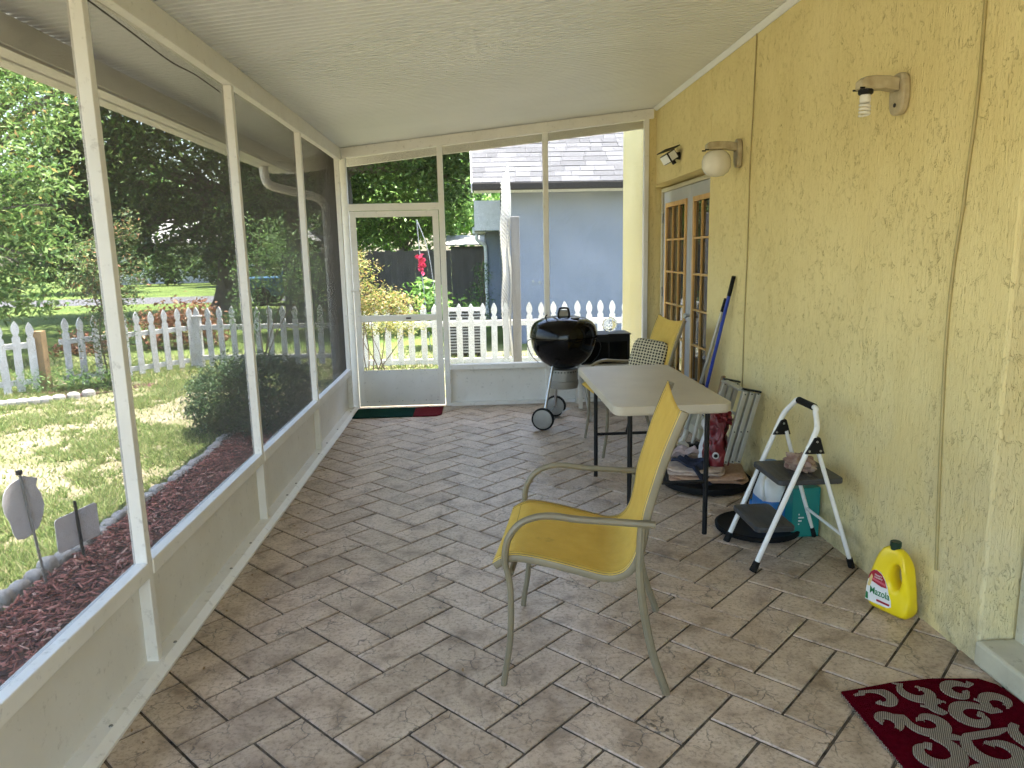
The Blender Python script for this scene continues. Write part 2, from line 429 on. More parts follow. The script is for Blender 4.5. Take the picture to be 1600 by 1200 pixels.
# ------------------------------------------------------------------ room constants
XL, XW, YF, YB = -1.235, 1.83, 7.45, -1.2
GZ = -.15
def ceil_z(x): return 2.895-(XW-x)*.108

# ------------------------------------------------------------------ ground outside
g = B(); N = 60
def gfn(u, v): return (-160+320*u, -60+330*v, GZ)
g.grid(gfn, 3, 3); lawn = g.build('lawn', 'lawn_soil'); tag(lawn, kind='structure')

# ------------------------------------------------------------------ porch floor with herringbone tiles
fl = tag(B().box(XL-.12, XW+.3, YB, YF+.08, GZ-.3, -.006).build('floor', 'grout'), kind='structure')
def clip(poly, ax, lim, keep_less):
    out = []
    for i in range(len(poly)):
        a, b = poly[i], poly[(i+1) % len(poly)]
        ia = (a[ax] <= lim) if keep_less else (a[ax] >= lim); ib = (b[ax] <= lim) if keep_less else (b[ax] >= lim)
        if ia: out.append(a)
        if ia != ib:
            t = (lim-a[ax])/(b[ax]-a[ax]); out.append((a[0]+(b[0]-a[0])*t, a[1]+(b[1]-a[1])*t))
    return out
W_ = .1765; P0 = (1.239, 2.681); s2 = math.sqrt(.5)
def uv(u, v): return (P0[0]+(u+v)*W_*s2, P0[1]+(u-v)*W_*s2)
polys = []
gap = .030
for a in range(-40, 60):
    for b in range(-40, 40):
        ou, ov = -a+2*b, a+2*b
        for (u0, u1, v0, v1) in ((0, 1, 0, 2), (-2, 0, 0, 1)):
            c = uv(ou+(u0+u1)/2, ov+(v0+v1)/2)
            if not (XL-.3 < c[0] < XW+.4 and YB-.3 < c[1] < YF+.3): continue
            p = [uv(ou+u0+gap, ov+v0+gap), uv(ou+u1-gap, ov+v0+gap), uv(ou+u1-gap, ov+v1-gap), uv(ou+u0+gap, ov+v1-gap)]
            for ax, lim, kl in ((0, XL-.05, 0), (0, XW+.24, 1), (1, YB, 0), (1, YF, 1)):
                p = clip(p, ax, lim, kl)
                if len(p) < 3: break
            if len(p) < 3: continue
            ar = abs(sum(p[i][0]*p[(i+1) % len(p)][1]-p[(i+1) % len(p)][0]*p[i][1] for i in range(len(p))))/2
            if ar < .0006: continue
            polys.append((p, c, ar))
def tscore(c, ar):
    x, y, d = proj((c[0], c[1], 0))
    if d < .3 or not (-60 < x < 1660 and y < 1260): return -1/(1+abs(c[1]))
    return ar/d**3
polys.sort(key=lambda q: -tscore(q[1], q[2]))
rest = B()
for i, (p, c, ar) in enumerate(polys):
    n = len(p); ins = []
    for (x, y) in p:
        dx, dy = c[0]-x, c[1]-y
        if ar < .02: cx = sum(q[0] for q in p)/n; cy_ = sum(q[1] for q in p)/n; dx, dy = cx-x, cy_-y
        L = math.hypot(dx, dy)+1e-6; k = min(.004, L*.3)/L; ins.append((x+dx*k, y+dy*k))
    zt = random.uniform(-.0008, .0008)
    tlt = (random.uniform(-.004, .004), random.uniform(-.004, .004))
    def zz(x, y, z): return z+zt+(x-c[0])*tlt[0]+(y-c[1])*tlt[1]
    m = B() if i < 300 else rest
    V = [(x, y, -.02) for x, y in p]+[(x, y, zz(x, y, -.0025)) for x, y in p]+[(x, y, zz(x, y, 0)) for x, y in ins]
    Fs = [(k, (k+1) % n, n+(k+1) % n, n+k) for k in range(n)]+[(n+k, n+(k+1) % n, 2*n+(k+1) % n, 2*n+k) for k in range(n)]+[tuple(range(2*n, 3*n))]
    m.add(V, Fs)
    if i < 300: m.build('tile', 'tile', fl)
rest.build('tile_field', 'tile', fl, kind='stuff')

# ------------------------------------------------------------------ ceiling: ribbed pan panels under a roof deck
cl = tag(B().add([(x, y, ceil_z(x)+dz) for x in (-1.86, XW+.4) for y in (YB, 7.8) for dz in (.035, .13)],
     [(0, 1, 3, 2), (4, 6, 7, 5), (0, 4, 5, 1), (2, 3, 7, 6), (1, 5, 7, 3), (0, 2, 6, 4)]).build('ceiling', 'roof_top'), kind='structure')
PW = .305
sec = []
for k in range(6):
    y0 = k*PW/6; e = PW/6; w = .0085 if k else .011; dep = .019 if k else .022
    sec += [(y0, dep), (y0+w, 0), (y0+e-(.0085 if k < 5 else .011), 0)]
sec += [(PW, .022), (PW, .034), (0, .034)]
pan = B(); n = len(sec); xs = (-1.8, XW-.002)
V = [(x, y, ceil_z(x)+z) for x in xs for (y, z) in sec]
pan.add(V, [(i, (i+1) % n, n+(i+1) % n, n+i) for i in range(n)]+[tuple(range(n)), tuple(range(n, 2*n))])
p0 = pan.build('ceiling_panel', 'ceiling_paint', cl)
yy = 7.75-PW; p0.location = (0, yy, 0)
while yy > YB:
    yy -= PW; inst(p0, cl, (0, yy, 0))

# porch roof edge: fascias, gutter, downspout
rf = thing('roof_gutter', 'cream gutter and fascia along the low edge of the porch roof', 'gutter', (-1.9, 3, 2.37))
B().prism([(-1.80, 2.372), (-1.885, 2.372), (-1.895, 2.366), (-1.975, 2.366), (-1.995, 2.42), (-2.02, 2.50), (-2.01, 2.505), (-1.98, 2.43), (-1.965, 2.376), (-1.81, 2.382), (-1.80, 2.50)],
    lambda a, b, d: (a, d, b), YB, 7.72).build('gutter_trough', 'gutter_white', rf)
B().box(-1.799, -1.785, YB, 7.76, 2.385, ceil_z(-1.8)-.001).build('fascia_board', 'gutter_white', rf)
f = B()
f.add([(x, y, ceil_z(x)+dz) for x in (-1.86, XW) for y in (7.752, 7.80) for dz in (-.135, .036)],
      [(0, 1, 3, 2), (4, 6, 7, 5), (0, 4, 5, 1), (2, 3, 7, 6), (1, 5, 7, 3), (0, 2, 6, 4)])
f.build('gable_fascia', 'gutter_white', rf)
dsp = B().tube(smooth_path([(-1.9, 7.12, 2.37), (-1.9, 7.14, 2.27), (-1.86, 7.2, 2.20), (-1.66, 7.40, 2.15), (-1.50, 7.56, 2.10), (-1.45, 7.60, 2.0), (-1.45, 7.60, 1.8), (-1.45, 7.6, .3), (-1.45, 7.6, -.02), (-1.53, 7.66, -.10)], 6), .042, 10)
dsp.build('downspout', 'gutter_white', rf, smooth=True)

# ------------------------------------------------------------------ screen walls
def mesh_wires(y0, y1, zb, zt, to3, pitch=.003, w=.00044):
    """woven insect screen: real square wires, to3(a, z, depth)"""
    V = []; F = []
    def wire(p, q, du, dv):
        n = len(V)
        for base in (p, q):
            for (i, j) in ((-1, -1), (1, -1), (1, 1), (-1, 1)):
                V.append(tuple(base[k]+du[k]*i+dv[k]*j for k in range(3)))
        for k in range(4): F.append((n+k, n+(k+1) % 4, n+4+(k+1) % 4, n+4+k))
    h = w/2
    a = y0+pitch/2
    while a < y1:
        b0 = zb(a) if callable(zb) else zb; b1 = zt(a) if callable(zt) else zt
        p = to3(a, b0, 0); q = to3(a, b1, 0); e = to3(a+h, b0, 0); d = to3(a, b0, h)
        wire(p, q, [e[i]-p[i] for i in range(3)], [d[i]-p[i] for i in range(3)]); a += pitch
    bot = zb if not callable(zb) else min(zb(y0), zb(y1)); top = zt if not callable(zt) else max(zt(y0), zt(y1))
    z = bot+pitch/2
    while z < top:
        l, r = y0, y1
        if callable(zt):
            s_ = (zt(y1)-zt(y0))/(y1-y0)
            if s_ > 0 and z > zt(y0): l = y0+(z-zt(y0))/s_
        p = to3(l, z, 0); q = to3(r, z, 0); e = to3(l, z+h, 0); d = to3(l, z, h)
        wire(p, q, [e[i]-p[i] for i in range(3)], [d[i]-p[i] for i in range(3)]); z += pitch
    return V, F

sw = thing('screen_wall', 'long white framed screen wall with kick panels facing the yard', 'screen wall', (-1.28, 4, 0))
posts = [-.40, 1.14, 2.67, 4.19, 5.75, 7.32]
for y in posts:
    B().box(-1.302, -1.250, y-.020, y+.020, .0, 2.448).build('post', 'alu_white', sw, bevel=.003)
bm_ = B()
pts = [(-1.312, 2.449), (-1.243, 2.449), (-1.243, ceil_z(-1.243)-.003), (-1.312, ceil_z(-1.312)-.003)]
bm_.prism(pts, lambda a, b, d: (a, d, b), YB, 7.42); bm_.build('top_beam', 'alu_white', sw, bevel=.003)
bb = B().prism([(-1.31, .0), (-1.205, .0), (-1.205, .012), (-1.235, .034), (-1.31, .034)], lambda a, b, d: (a, d, b), YB, 7.40)
bb.build('base_channel', 'alu_white', sw, bevel=.002)
for a, b in zip(posts[:-1], posts[1:]):
    a += .021; b -= .021
    B().box(-1.304, -1.247, a, b, .372, .432).build('sill_rail', 'alu_white', sw, bevel=.004)
    B().box(-1.299, -1.293, a-.002, b+.002, .034, .374).build('kick_panel', 'panel_white', sw)
    if b > 2:
        V, F = mesh_wires(a, b, .432, 2.449, lambda u, z, d: (-1.292+d+.006*math.sin((u-a)/(b-a)*math.pi)*math.sin(z*3), u, z))
        npmesh('screen', V, F, 'screen_wire', sw)
    for q in range(3):
        yb = a+(b-a)*(q+.5)/3+random.uniform(-.15, .15)
        B().lathe([(.0001, .0365+.004), (.006, .0365+.003), (.008, .0355)], 8, (-1.243, yb, -.002)).build('anchor_screw', 'ash_alu', sw)
B().tube(smooth_path([(-1.312, 2.72, 2.447), (-1.305, 3.1, 2.425), (-1.300, 3.5, 2.402), (-1.303, 3.8, 2.415), (-1.308, 4.16, 2.41)], 6), .0035, 5).build('loose_spline', 'black_rubber', sw, smooth=True)

fw = thing('end_screen_wall', 'white framed screen wall at far end of porch beside the door', 'screen wall', (.7, YF, 0))
def htop(x): return 2.466+(x+1.233)*.1083
def post_far(x, zb, zt, w=.025, name='post'):
    B().add([(x+sx*w, YF+dy, z) for sx in (-1, 1) for dy in (-.035, .035) for z in (zb, zt(x+sx*w))],
            [(0, 1, 3, 2), (4, 6, 7, 5), (0, 4, 5, 1), (2, 3, 7, 6), (1, 5, 7, 3), (0, 2, 6, 4)]).build(name, 'alu_white', fw, bevel=.003)
post_far(-1.238, 0, htop, .034); post_far(-.296, 0, htop, .027); post_far(.735, 0, htop, .025); post_far(1.735, 0, htop, .022)
f = B(); f.add([(x, YF+dy, z) for x in (-1.242, 1.80) for dy in (-.042, .042) for z in (htop(x), ceil_z(x)-.003)],
      [(0, 1, 3, 2), (4, 6, 7, 5), (0, 4, 5, 1), (2, 3, 7, 6), (1, 5, 7, 3), (0, 2, 6, 4)])
f.build('top_beam', 'alu_white', fw, bevel=.003)
B().box(-1.203, -.324, YF-.033, YF+.033, 1.972, 2.036).build('door_header', 'alu_white', fw, bevel=.003)
for a, b in ((-.268, .709), (.761, 1.712)):
    B().box(a, b, YF-.045, YF+.045, .372, .425).build('sill_rail', 'alu_white', fw, bevel=.004)
    B().box(a-.002, b+.002, YF+.012, YF+.02, .034, .374).build('kick_panel', 'panel_white', fw)
    B().box(a, b, YF-.055, YF+.045, .0, .034).build('base_channel', 'alu_white', fw, bevel=.002)
    V, F = mesh_wires(a, b, .425, htop, lambda u, z, d: (u, YF+.02+d, z)); npmesh('screen', V, F, 'screen_wire', fw)
V, F = mesh_wires(-1.203, -.324, 2.036, htop, lambda u, z, d: (u, YF+.02+d, z)); npmesh('transom_screen', V, F, 'screen_wire', fw)

sdoor = thing('screen_door', 'white screen door with dented metal kick plate above green mat', 'door', (-.76, YF, 0))
dl, dr = -1.196, -.330
for x0, x1 in ((dl, dl+.058), (dr-.058, dr)): B().box(x0, x1, YF-.030, YF-.002, .018, 1.965).build('stile', 'alu_white', sdoor, bevel=.003)
for z0, z1, nm in ((1.907, 1.965, 'top_rail'), (.885, .945, 'middle_rail'), (.018, .06, 'bottom_rail')):
    B().box(dl+.058, dr-.058, YF-.029, YF-.003, z0, z1).build(nm, 'alu_white', sdoor, bevel=.003)
kp = B().box(dl+.05, dr-.05, YF-.0345, YF-.0305, .055, .392).build('kick_plate', 'panel_white', sdoor)
for k in range(7):
    x = dl+.075+k*(dr-dl-.15)/6
    for z in (.07, .378): B().lathe([(.0001, .003), (.004, .002), (.005, 0)], 6, (x, YF-.0345, z), Matrix.Rotation(R_(90), 4, 'X')).build('screw', 'ash_alu', kp)
for z0, z1 in ((.392, .885), (.945, 1.907)):
    V, F = mesh_wires(dl+.058, dr-.058, z0, z1, lambda u, z, d: (u, YF-.016+d, z)); npmesh('screen', V, F, 'screen_wire', sdoor)
B().box(-.69, -.64, YF-.052, YF-.0305, .907, .92).build('latch_handle', 'dark_metal', sdoor, bevel=.003)
B().tube([(-1.215, YF-.06, 1.20), (-1.15, YF-.06, 1.195)], .012, 8).build('door_closer', 'alu_white', sdoor, smooth=True)

# ------------------------------------------------------------------ house wall with door openings
hw = thing('house_wall', 'yellow stucco house wall along the right side of porch', 'wall', (1.93, 5, 0))
D0, D1, DH = 5.73, 7.72, 2.165
n0 = 2.425
m = B()
m.box(XW, XW+.3, n0, D0, GZ, 2.93); m.build('wall_section', 'stucco_yellow', hw, bevel=.012)
B().box(XW, XW+.3, D0+.0005, D1-.0005, DH, 2.93).build('lintel', 'stucco_yellow', hw, bevel=.008)
B().box(XW, XW+.3, D1, 9.05, GZ, 2.93).build('wall_section', 'stucco_yellow', hw, bevel=.012)
B().box(1.762, XW-.001, YF-.02, YF+.02, .0, 2.80).build('wall_return', 'stucco_yellow', hw)
B().box(XW, XW+.3, YB-1, n0-.0005, DH, 2.93).build('lintel', 'stucco_yellow', hw, bevel=.008)
B().box(XW+.005, XW+.3, YB-1, n0-1.95, GZ, DH-.001).build('wall_section', 'stucco_yellow', hw)
B().box(XW+.302, XW+.36, YB-1, 9.0, GZ, 2.93).build('light_block', 'dark_metal', hw)  # unseen sheet added behind the wall to stop light leaking in
B().box(1.795, XW+.16, D0+.002, D1-.002, .0, .085).build('door_step', 'paint_cream', hw, bevel=.012)
B().box(1.815, XW+.16, n0-1.94, n0-.004, .0, .095).build('door_step', 'paint_cream', hw, bevel=.012)
B().prism([(XW-.045, ceil_z(XW-.045)-.002), (XW-.001, ceil_z(XW)-.002), (XW-.001, ceil_z(XW)-.032), (XW-.010, ceil_z(XW)-.032)], lambda a, b, d: (a, d, b), YB, YF-.045).build('ceiling_trim', 'ceiling_paint', hw, bevel=.002)

def french_door(label, near, far):
    x = XW+.15; zb, zt = .085, 2.145
    d = thing('french_door', label, 'door', (x, (near+far)/2, zb))
    mid = (near+far)/2
    for (a, b) in ((near, near+.04), (far-.04, far)): B().box(x-.02, x+.06, a, b, zb, zt).build('jamb', 'paint_cream', d, bevel=.003)
    B().box(x-.02, x+.06, near+.04, far-.04, zt-.035, zt).build('head_jamb', 'paint_cream', d, bevel=.003)
    for (a, b, hs) in ((near+.043, mid-.003, 1), (mid+.003, far-.043, 0)):
        lf = B(); st = .115; z0, z1 = zb+.012, zt-.038
        lf.box(x, x+.042, a, a+st, z0, z1); lf.box(x, x+.042, b-st, b, z0, z1)
        lf.box(x, x+.042, a+st, b-st, z1-.125, z1); lf.box(x, x+.042, a+st, b-st, z0, z0+.23)
        L = lf.build('door_leaf', 'grey_paint', d, bevel=.002)
        ga, gb, gz0, gz1 = a+st, b-st, z0+.23, z1-.125
        bd = B(); w = .032
        bd.box(x-.016, x+.004, ga-.012, ga+w, gz0-.012, gz1+.012); bd.box(x-.016, x+.004, gb-w, gb+.012, gz0-.012, gz1+.012)
        bd.box(x-.0155, x+.004, ga+w, gb-w, gz1-w, gz1+.012); bd.box(x-.0155, x+.004, ga+w, gb-w, gz0-.012, gz0+w)
        bd.build('glazing_frame', 'wood_bead', L, bevel=.003)
        ia, ib, iz0, iz1 = ga+w, gb-w, gz0+w, gz1-w
        for k in (1, 2):
            y = ia+(ib-ia)*k/3; B().box(x-.013, x+.006, y-.009, y+.009, iz0, iz1).build('muntin', 'wood_bead', L, bevel=.003)
        for k in (1, 2, 3, 4):
            z = iz0+(iz1-iz0)*k/5; B().box(x-.0118, x+.0055, ia, ib, z-.009, z+.009).build('muntin', 'wood_bead', L, bevel=.003)
        for i in range(3):
            for k in range(5):
                ya = ia+(ib-ia)*i/3+.009; yb_ = ia+(ib-ia)*(i+1)/3-.009; za = iz0+(iz1-iz0)*k/5+.009; zb_ = iz0+(iz1-iz0)*(k+1)/5-.009
                B().box(x+.006, x+.010, ya, yb_, za, zb_).build('pane', 'dark_glass', L)
        if hs:
            kx = B().lathe([(.0001, 0), (.026, 0), (.027, .006), (.012, .010), (.011, .03), (.022, .038), (.027, .05), (.02, .062), (.0001, .066)], 14, (x, b-.055, .93), Matrix.Rotation(R_(-90), 4, 'Y'))
            kx.build('door_knob', 'steel', L, smooth=True)
        hy = far-.042 if not hs else near+.042
        for z in (.35, 1.1, 1.85): B().tube([(x-.012, hy, z-.05), (x-.012, hy, z+.05)], .009, 8).build('hinge', 'ash_alu', L, smooth=True)
    return d
french_door('grey french double door with wooden glazing bars behind the spare chair', D0+.01, D1-.01)
french_door('grey door with wooden trim at the right edge beside the red rug', n0-1.93, n0-.015)

# ------------------------------------------------------------------ wall cables and lamps
def cable(label, pts, r):
    return tag(B().tube(smooth_path(pts, 5), r, 6).build('wall_cable', 'cable_paint', smooth=True), label, 'cable')
x = XW-.006
cable('thin dark cable running down stucco wall above folded aluminium ladder', [(x, 4.845, 2.87), (x, 4.86, 2.49), (x, 4.884, 2.06), (x, 4.878, 1.57), (x, 4.892, 1.06), (x, 4.886, .60), (x, 4.88, .15)], .0045)
cable('yellow painted cable drooping down stucco wall above oil jug', [(x, 2.686, 2.84), (x, 2.684, 2.38), (x, 2.682, 2.06), (x, 2.705, 1.775), (x, 2.712, 1.66), (x, 2.737, 1.45), (x, 2.744, 1.15), (x, 2.722, .75), (x, 2.704, .49), (x, 2.686, .25)], .006)

def wall_plate(parent, y, z, w, h):
    poly = [(w*math.copysign(abs(math.cos(a))**.7, math.cos(a)), h*math.copysign(abs(math.sin(a))**.8, math.sin(a))) for a in [2*math.pi*k/24 for k in range(24)]]
    return B().prism(poly, lambda a, b, d: (d, y+a, z+b), XW-.035, XW-.002).build('wall_plate', 'fixture_tan', parent, bevel=.008)
L1 = thing('wall_lamp', 'tan wall lamp with bare spiral bulb and no shade', 'lamp', (XW, 3.16, 2.15))
wall_plate(L1, 3.165, 2.165, .055, .085)
B().prism([(0, .022), (.04, .03), (.10, .033), (.145, .028), (.165, .012), (.165, -.02), (.12, -.024), (.06, -.02), (0, -.03)], lambda a, b, d: (XW-.034-a, 3.165+d, 2.205+b), -.028, .028).build('arm', 'fixture_tan', L1, bevel=.006)
B().lathe([(.03, 0), (.03, -.015), (.024, -.02), (.0001, -.02)], 16, (1.665, 3.165, 2.184)).build('socket', 'black_plastic', L1, smooth=True)
B().lathe([(.019, 0), (.022, -.008), (.022, -.03), (.016, -.034), (.0001, -.034)], 16, (1.665, 3.165, 2.165)).build('bulb_base', 'bulb_white', L1, smooth=True)
B().tube([(1.665+.019*math.cos(t_)*1.0, 3.165+.019*math.sin(t_), 2.13-.05*t_/(2*math.pi*3.5)) for t_ in np.linspace(0, 2*math.pi*3.5, 60)], .0058, 7).build('spiral_bulb', 'bulb_white', L1, smooth=True)
for yy_ in (3.135, 3.195): B().tube([(1.645, yy_, 2.187), (1.625, yy_, 2.187)], .004, 6).build('thumb_screw', 'black_plastic', L1)
B().lathe([(.0001, .004), (.008, .003), (.009, 0)], 8, (XW-.036, 3.165, 2.12), Matrix.Rotation(R_(-90), 4, 'Y')).build('plate_screw', 'black_plastic', L1)
L2 = thing('wall_lamp', 'tan wall lamp with round opal glass globe beside french door', 'lamp', (XW, 5.08, 2.17))
wall_plate(L2, 5.08, 2.17, .05, .095)
B().prism([(0, .022), (.05, .03), (.13, .033), (.19, .028), (.205, .01), (.205, -.02), (.06, -.02), (0, -.03)], lambda a, b, d: (XW-.034-a, 5.08+d, 2.215+b), -.03, .03).build('arm', 'fixture_tan', L2, bevel=.006)
B().lathe([(.05, .075), (.062, .07), (.085, .045), (.097, .01), (.096, -.03), (.08, -.065), (.05, -.088), (.0001, -.096)], 28, (1.665, 5.08, 2.112)).build('globe', 'opal_glass', L2, smooth=True)
for yy_ in (5.045, 5.115): B().tube([(1.60, yy_, 2.193), (1.575, yy_, 2.193)], .004, 6).build('thumb_screw', 'black_plastic', L2)
L3 = thing('solar_light', 'small black solar floodlight above the french door', 'lamp', (XW, 6.58, 2.36))
B().lathe([(.0001, .05), (.022, .05), (.03, .03), (.034, 0)], 14, (XW, 6.58, 2.34), Matrix.Rotation(R_(-90), 4, 'Y')).build('mount', 'black_plastic', L3, smooth=True)
mt = Matrix.Translation((1.745, 6.575, 2.335)) @ Matrix.Rotation(R_(-32), 4, 'Y') @ Matrix.Rotation(R_(12), 4, 'Z')
B().box(-.055, .03, -.075, .075, -.045, .04, mt).build('lamp_body', 'black_plastic', L3, bevel=.006)
B().box(-.060, -.0555, -.066, .066, -.036, .032, mt).build('led_panel', 'led_face', L3)
B().box(-.045, .02, -.0795, -.0755, -.036, .032, mt).build('side_led', 'led_face', L3)
B().box(-.075, .075, -.085, .085, .055, .063, mt @ Matrix.Rotation(R_(14), 4, 'Y')).build('solar_cell', 'black_plastic', L3, bevel=.002)
B().tube([mt @ Vector((0, 0, -.045)), mt @ Vector((0, 0, -.075))], .018, 10).build('motion_sensor', 'black_plastic', L3, smooth=True)

# ------------------------------------------------------------------ sling chair
def make_chair(label):
    c = thing('sling_chair', label, 'chair', (0, 0, 0), 'yellow sling patio chairs')
    rail = [(-.012, .452), (.02, .472), (.055, .484), (.12, .478), (.20, .462), (.29, .440), (.37, .421), (.42, .424), (.46, .448), (.49, .50), (.508, .58), (.52, .66), (.545, .75), (.575, .85), (.61, .945), (.638, 1.015)]
    hw_ = .285
    rp = smooth_path([(a, 0, b) for a, b in rail], 3)
    for s in (-1, 1):
        B().tube([(p.x, s*hw_, p.z) for p in rp], .016, 8, sx=.75).build('side_rail', 'chair_frame', c, smooth=True)
        ya = s*(hw_+.022)
        ar = smooth_path([(.545, ya, .628), (.42, ya, .634), (.29, ya, .640), (.19, ya, .650), (.125, ya, .640), (.075, ya, .612), (.04, ya, .56), (.028, ya, .50), (.03, ya, .455)], 5)
        B().tube(ar, .0125, 8, sx=1.35).build('armrest', 'chair_frame', c, smooth=True)
        B().tube(smooth_path([(.03, ya, .458), (.042, ya, .40), (.045, ya, .30), (.038, ya, .17), (.02, ya, .055), (.012, ya, 0)], 4), .0115, 8).build('leg', 'chair_frame', c, smooth=True)
        B().tube(smooth_path([(.5, s*(hw_+.018), .618), (.497, s*(hw_+.02), .56), (.495, s*(hw_+.02), .46), (.507, s*(hw_+.02), .33), (.54, s*(hw_+.02), .16), (.585, s*(hw_+.02), .025), (.592, s*(hw_+.02), 0)], 4), .0145, 8).build('leg', 'chair_frame', c, smooth=True)
    def sf(u, v):
        i = u*(len(rp)-1); k = min(int(i), len(rp)-2); p = rp[k].lerp(rp[k+1], i-k)
        w = 1-(2*v-1)**2; sag = .012*w*(1 if .05 < u < .97 else .3)
        d = rp[min(k+1, len(rp)-1)]-rp[max(k-1, 0)]; nrm = Vector((d.z, 0, -d.x)).normalized()
        top = .025*w*max(0, (u-.9)/.1)
        sag -= .0135; return (p.x+nrm.x*sag, (2*v-1)*(hw_+.006), p.z+nrm.z*sag-top)
    sg = B().grid(sf, 46, 13).build('sling', 'sling', c, smooth=True, solid=.003)
    for vv in (.055, .945): B().tube([Vector(sf(i/60, vv))+Vector((-.0012, 0, .0016)) for i in range(61)], .0011, 4).build('hem_seam', 'sling_thread', sg, fix=False)
    for uu in (.075, .965): B().tube([Vector(sf(uu, i/24))+Vector((-.0012, 0, .0016)) for i in range(1, 24)], .0011, 4).build('hem_seam', 'sling_thread', sg, fix=False)
    B().tube([(.045, -hw_, .425), (.045, hw_, .425)], .011, 8).build('crossbar', 'chair_frame', c, smooth=True)
    B().tube([(.497, -hw_-.01, .405), (.497, hw_+.01, .405)], .011, 8).build('crossbar', 'chair_frame', c, smooth=True)
    return c
ch1 = make_chair('yellow sling armchair alone in the open middle of the tiled floor')
ch2 = copy_tree(ch1); ch2['label'] = 'yellow sling armchair behind the table with dotted cushion leaning on it'
ch1.location = (.108, 2.735, 0); ch1.rotation_euler = (0, 0, R_(-10.5))
ch2.location = (.90, 5.62, 0); ch2.rotation_euler = (0, 0, R_(4))
def pillow(u, v, w, h, t):
    a = 2*math.pi*u; e = .35
    cu = math.copysign(abs(math.cos(a))**e, math.cos(a)); su = math.copysign(abs(math.sin(a))**e, math.sin(a))
    q = math.sin(math.pi*v)**.45
    return (w*cu*q, h*su*q, -t*math.copysign(abs(math.cos(math.pi*v))**.6, math.cos(math.pi*v)))
cu = B().grid(lambda u, v: pillow(u, v, .145, .20, .05), 40, 16, True).build('seat_cushion', 'cushion_fabric', smooth=True)
tag(cu, 'cream cushion with black dots propped against the spare yellow chair', 'cushion')
nz_ = Vector((-.50, -.80, .34)).normalized(); xa_ = Vector((0, 0, 1)).cross(nz_).normalized(); ya_ = nz_.cross(xa_)
cm_ = Matrix((xa_, ya_, nz_)).transposed().to_4x4() @ Matrix.Rotation(R_(-8), 4, 'Z'); cm_.translation = (1.315, 5.55, .665)
cu.matrix_world = cm_

# ------------------------------------------------------------------ folding table
tb = thing('folding_table', 'beige plastic folding table with black metal legs', 'table', (1.015, 4.34, 0))
x0, x1, y0, y1, zt = .70, 1.33, 3.66, 5.02, .75
def rr(x0, x1, y0, y1, r, n=6):
    out = []
    for cx, cy_, a0 in ((x1-r, y1-r, 0), (x0+r, y1-r, 90), (x0+r, y0+r, 180), (x1-r, y0+r, 270)):
        for k in range(n+1): a = R_(a0+90*k/n); out.append((cx+r*math.cos(a), cy_+r*math.sin(a)))
    return out
B().prism(rr(x0, x1, y0, y1, .06), lambda a, b, d: (a, b, d), zt-.046, zt).build('table_top', 'table_top', tb, bevel=.006)
B().prism(rr(x0+.012, x1-.012, y0+.012, y1-.012, .05), lambda a, b, d: (a, b, d), zt-.052, zt-.0465).build('rim_skirt', 'table_top', tb)
for yl in (3.765, 4.87):
    for xl in (.805, 1.222): B().tube([(xl, yl, 0), (xl, yl, zt-.053)], .0135, 10).build('leg', 'dark_metal', tb, smooth=True)
    B().tube([(.805, yl, .30), (1.222, yl, .30)], .0105, 8).build('leg_brace', 'dark_metal', tb, smooth=True)
    B().tube([(.79, yl, zt-.064), (1.24, yl, zt-.064)], .0105, 8).build('leg_hinge_bar', 'dark_metal', tb, smooth=True)
    s = 1 if yl < 4 else -1
    B().tube([(1.015, yl, .30), (1.015, yl+s*.33, zt-.06)], .008, 8).build('folding_brace', 'dark_metal', tb, smooth=True)

# ------------------------------------------------------------------ kettle grill
gr = thing('kettle_grill', 'black kettle grill with lid on wheeled tripod legs', 'grill', (.79, 6.5, 0))
gc = Vector((.785, 6.5, 0)); zr = .79
B().lathe([(.0001, .505), (.07, .508), (.14, .532), (.20, .575), (.25, .635), (.282, .70), (.293, .76), (.295, zr-.004), (.303, zr-.002), (.303, zr+.002), (.288, zr+.002), (.27, .70), (.0001, .55)], 40, gc).build('bowl', 'kettle_black', gr, smooth=True)
lid = B().lathe([(.299, zr+.005), (.303, zr+.009), (.302, zr+.02), (.298, zr+.05), (.284, zr+.095), (.255, zr+.132), (.20, zr+.162), (.12, zr+.182), (.05, zr+.188), (.0001, zr+.189)], 40, gc).build('lid', 'kettle_black', gr, smooth=True)
B().tube(smooth_path([(gc.x-.05, 6.46, zr+.185), (gc.x-.045, 6.46, zr+.225), (gc.x-.03, 6.46, zr+.255), (gc.x+.03, 6.46, zr+.255), (gc.x+.045, 6.46, zr+.225), (gc.x+.05, 6.46, zr+.185)], 5), .009, 8).build('lid_handle', 'black_plastic', lid, smooth=True)
B().box(gc.x-.045, gc.x+.045, 6.47, 6.50, zr+.186, zr+.24).build('handle_shield', 'ash_alu', lid, bevel=.004)
B().lathe([(.035, 0), (.04, .004), (.04, .01), (.0001, .012)], 16, (gc.x+.09, 6.38, zr+.172)).build('vent_damper', 'ash_alu', lid, smooth=True)
B().tube(smooth_path([(gc.x-.15, 6.40, zr+.15), (gc.x-.17, 6.39, zr+.185), (gc.x-.155, 6.38, zr+.21)], 4), .006, 6).build('lid_hook', 'black_plastic', lid, smooth=True)
B().tube(smooth_path([(gc.x-.295, 6.45, zr-.01), (gc.x-.33, 6.45, zr-.03), (gc.x-.318, 6.44, zr-.10), (gc.x-.285, 6.43, zr-.165), (gc.x-.235, 6.43, zr-.215)], 5), .004, 6).build('side_handle', 'dark_metal', gr, smooth=True)
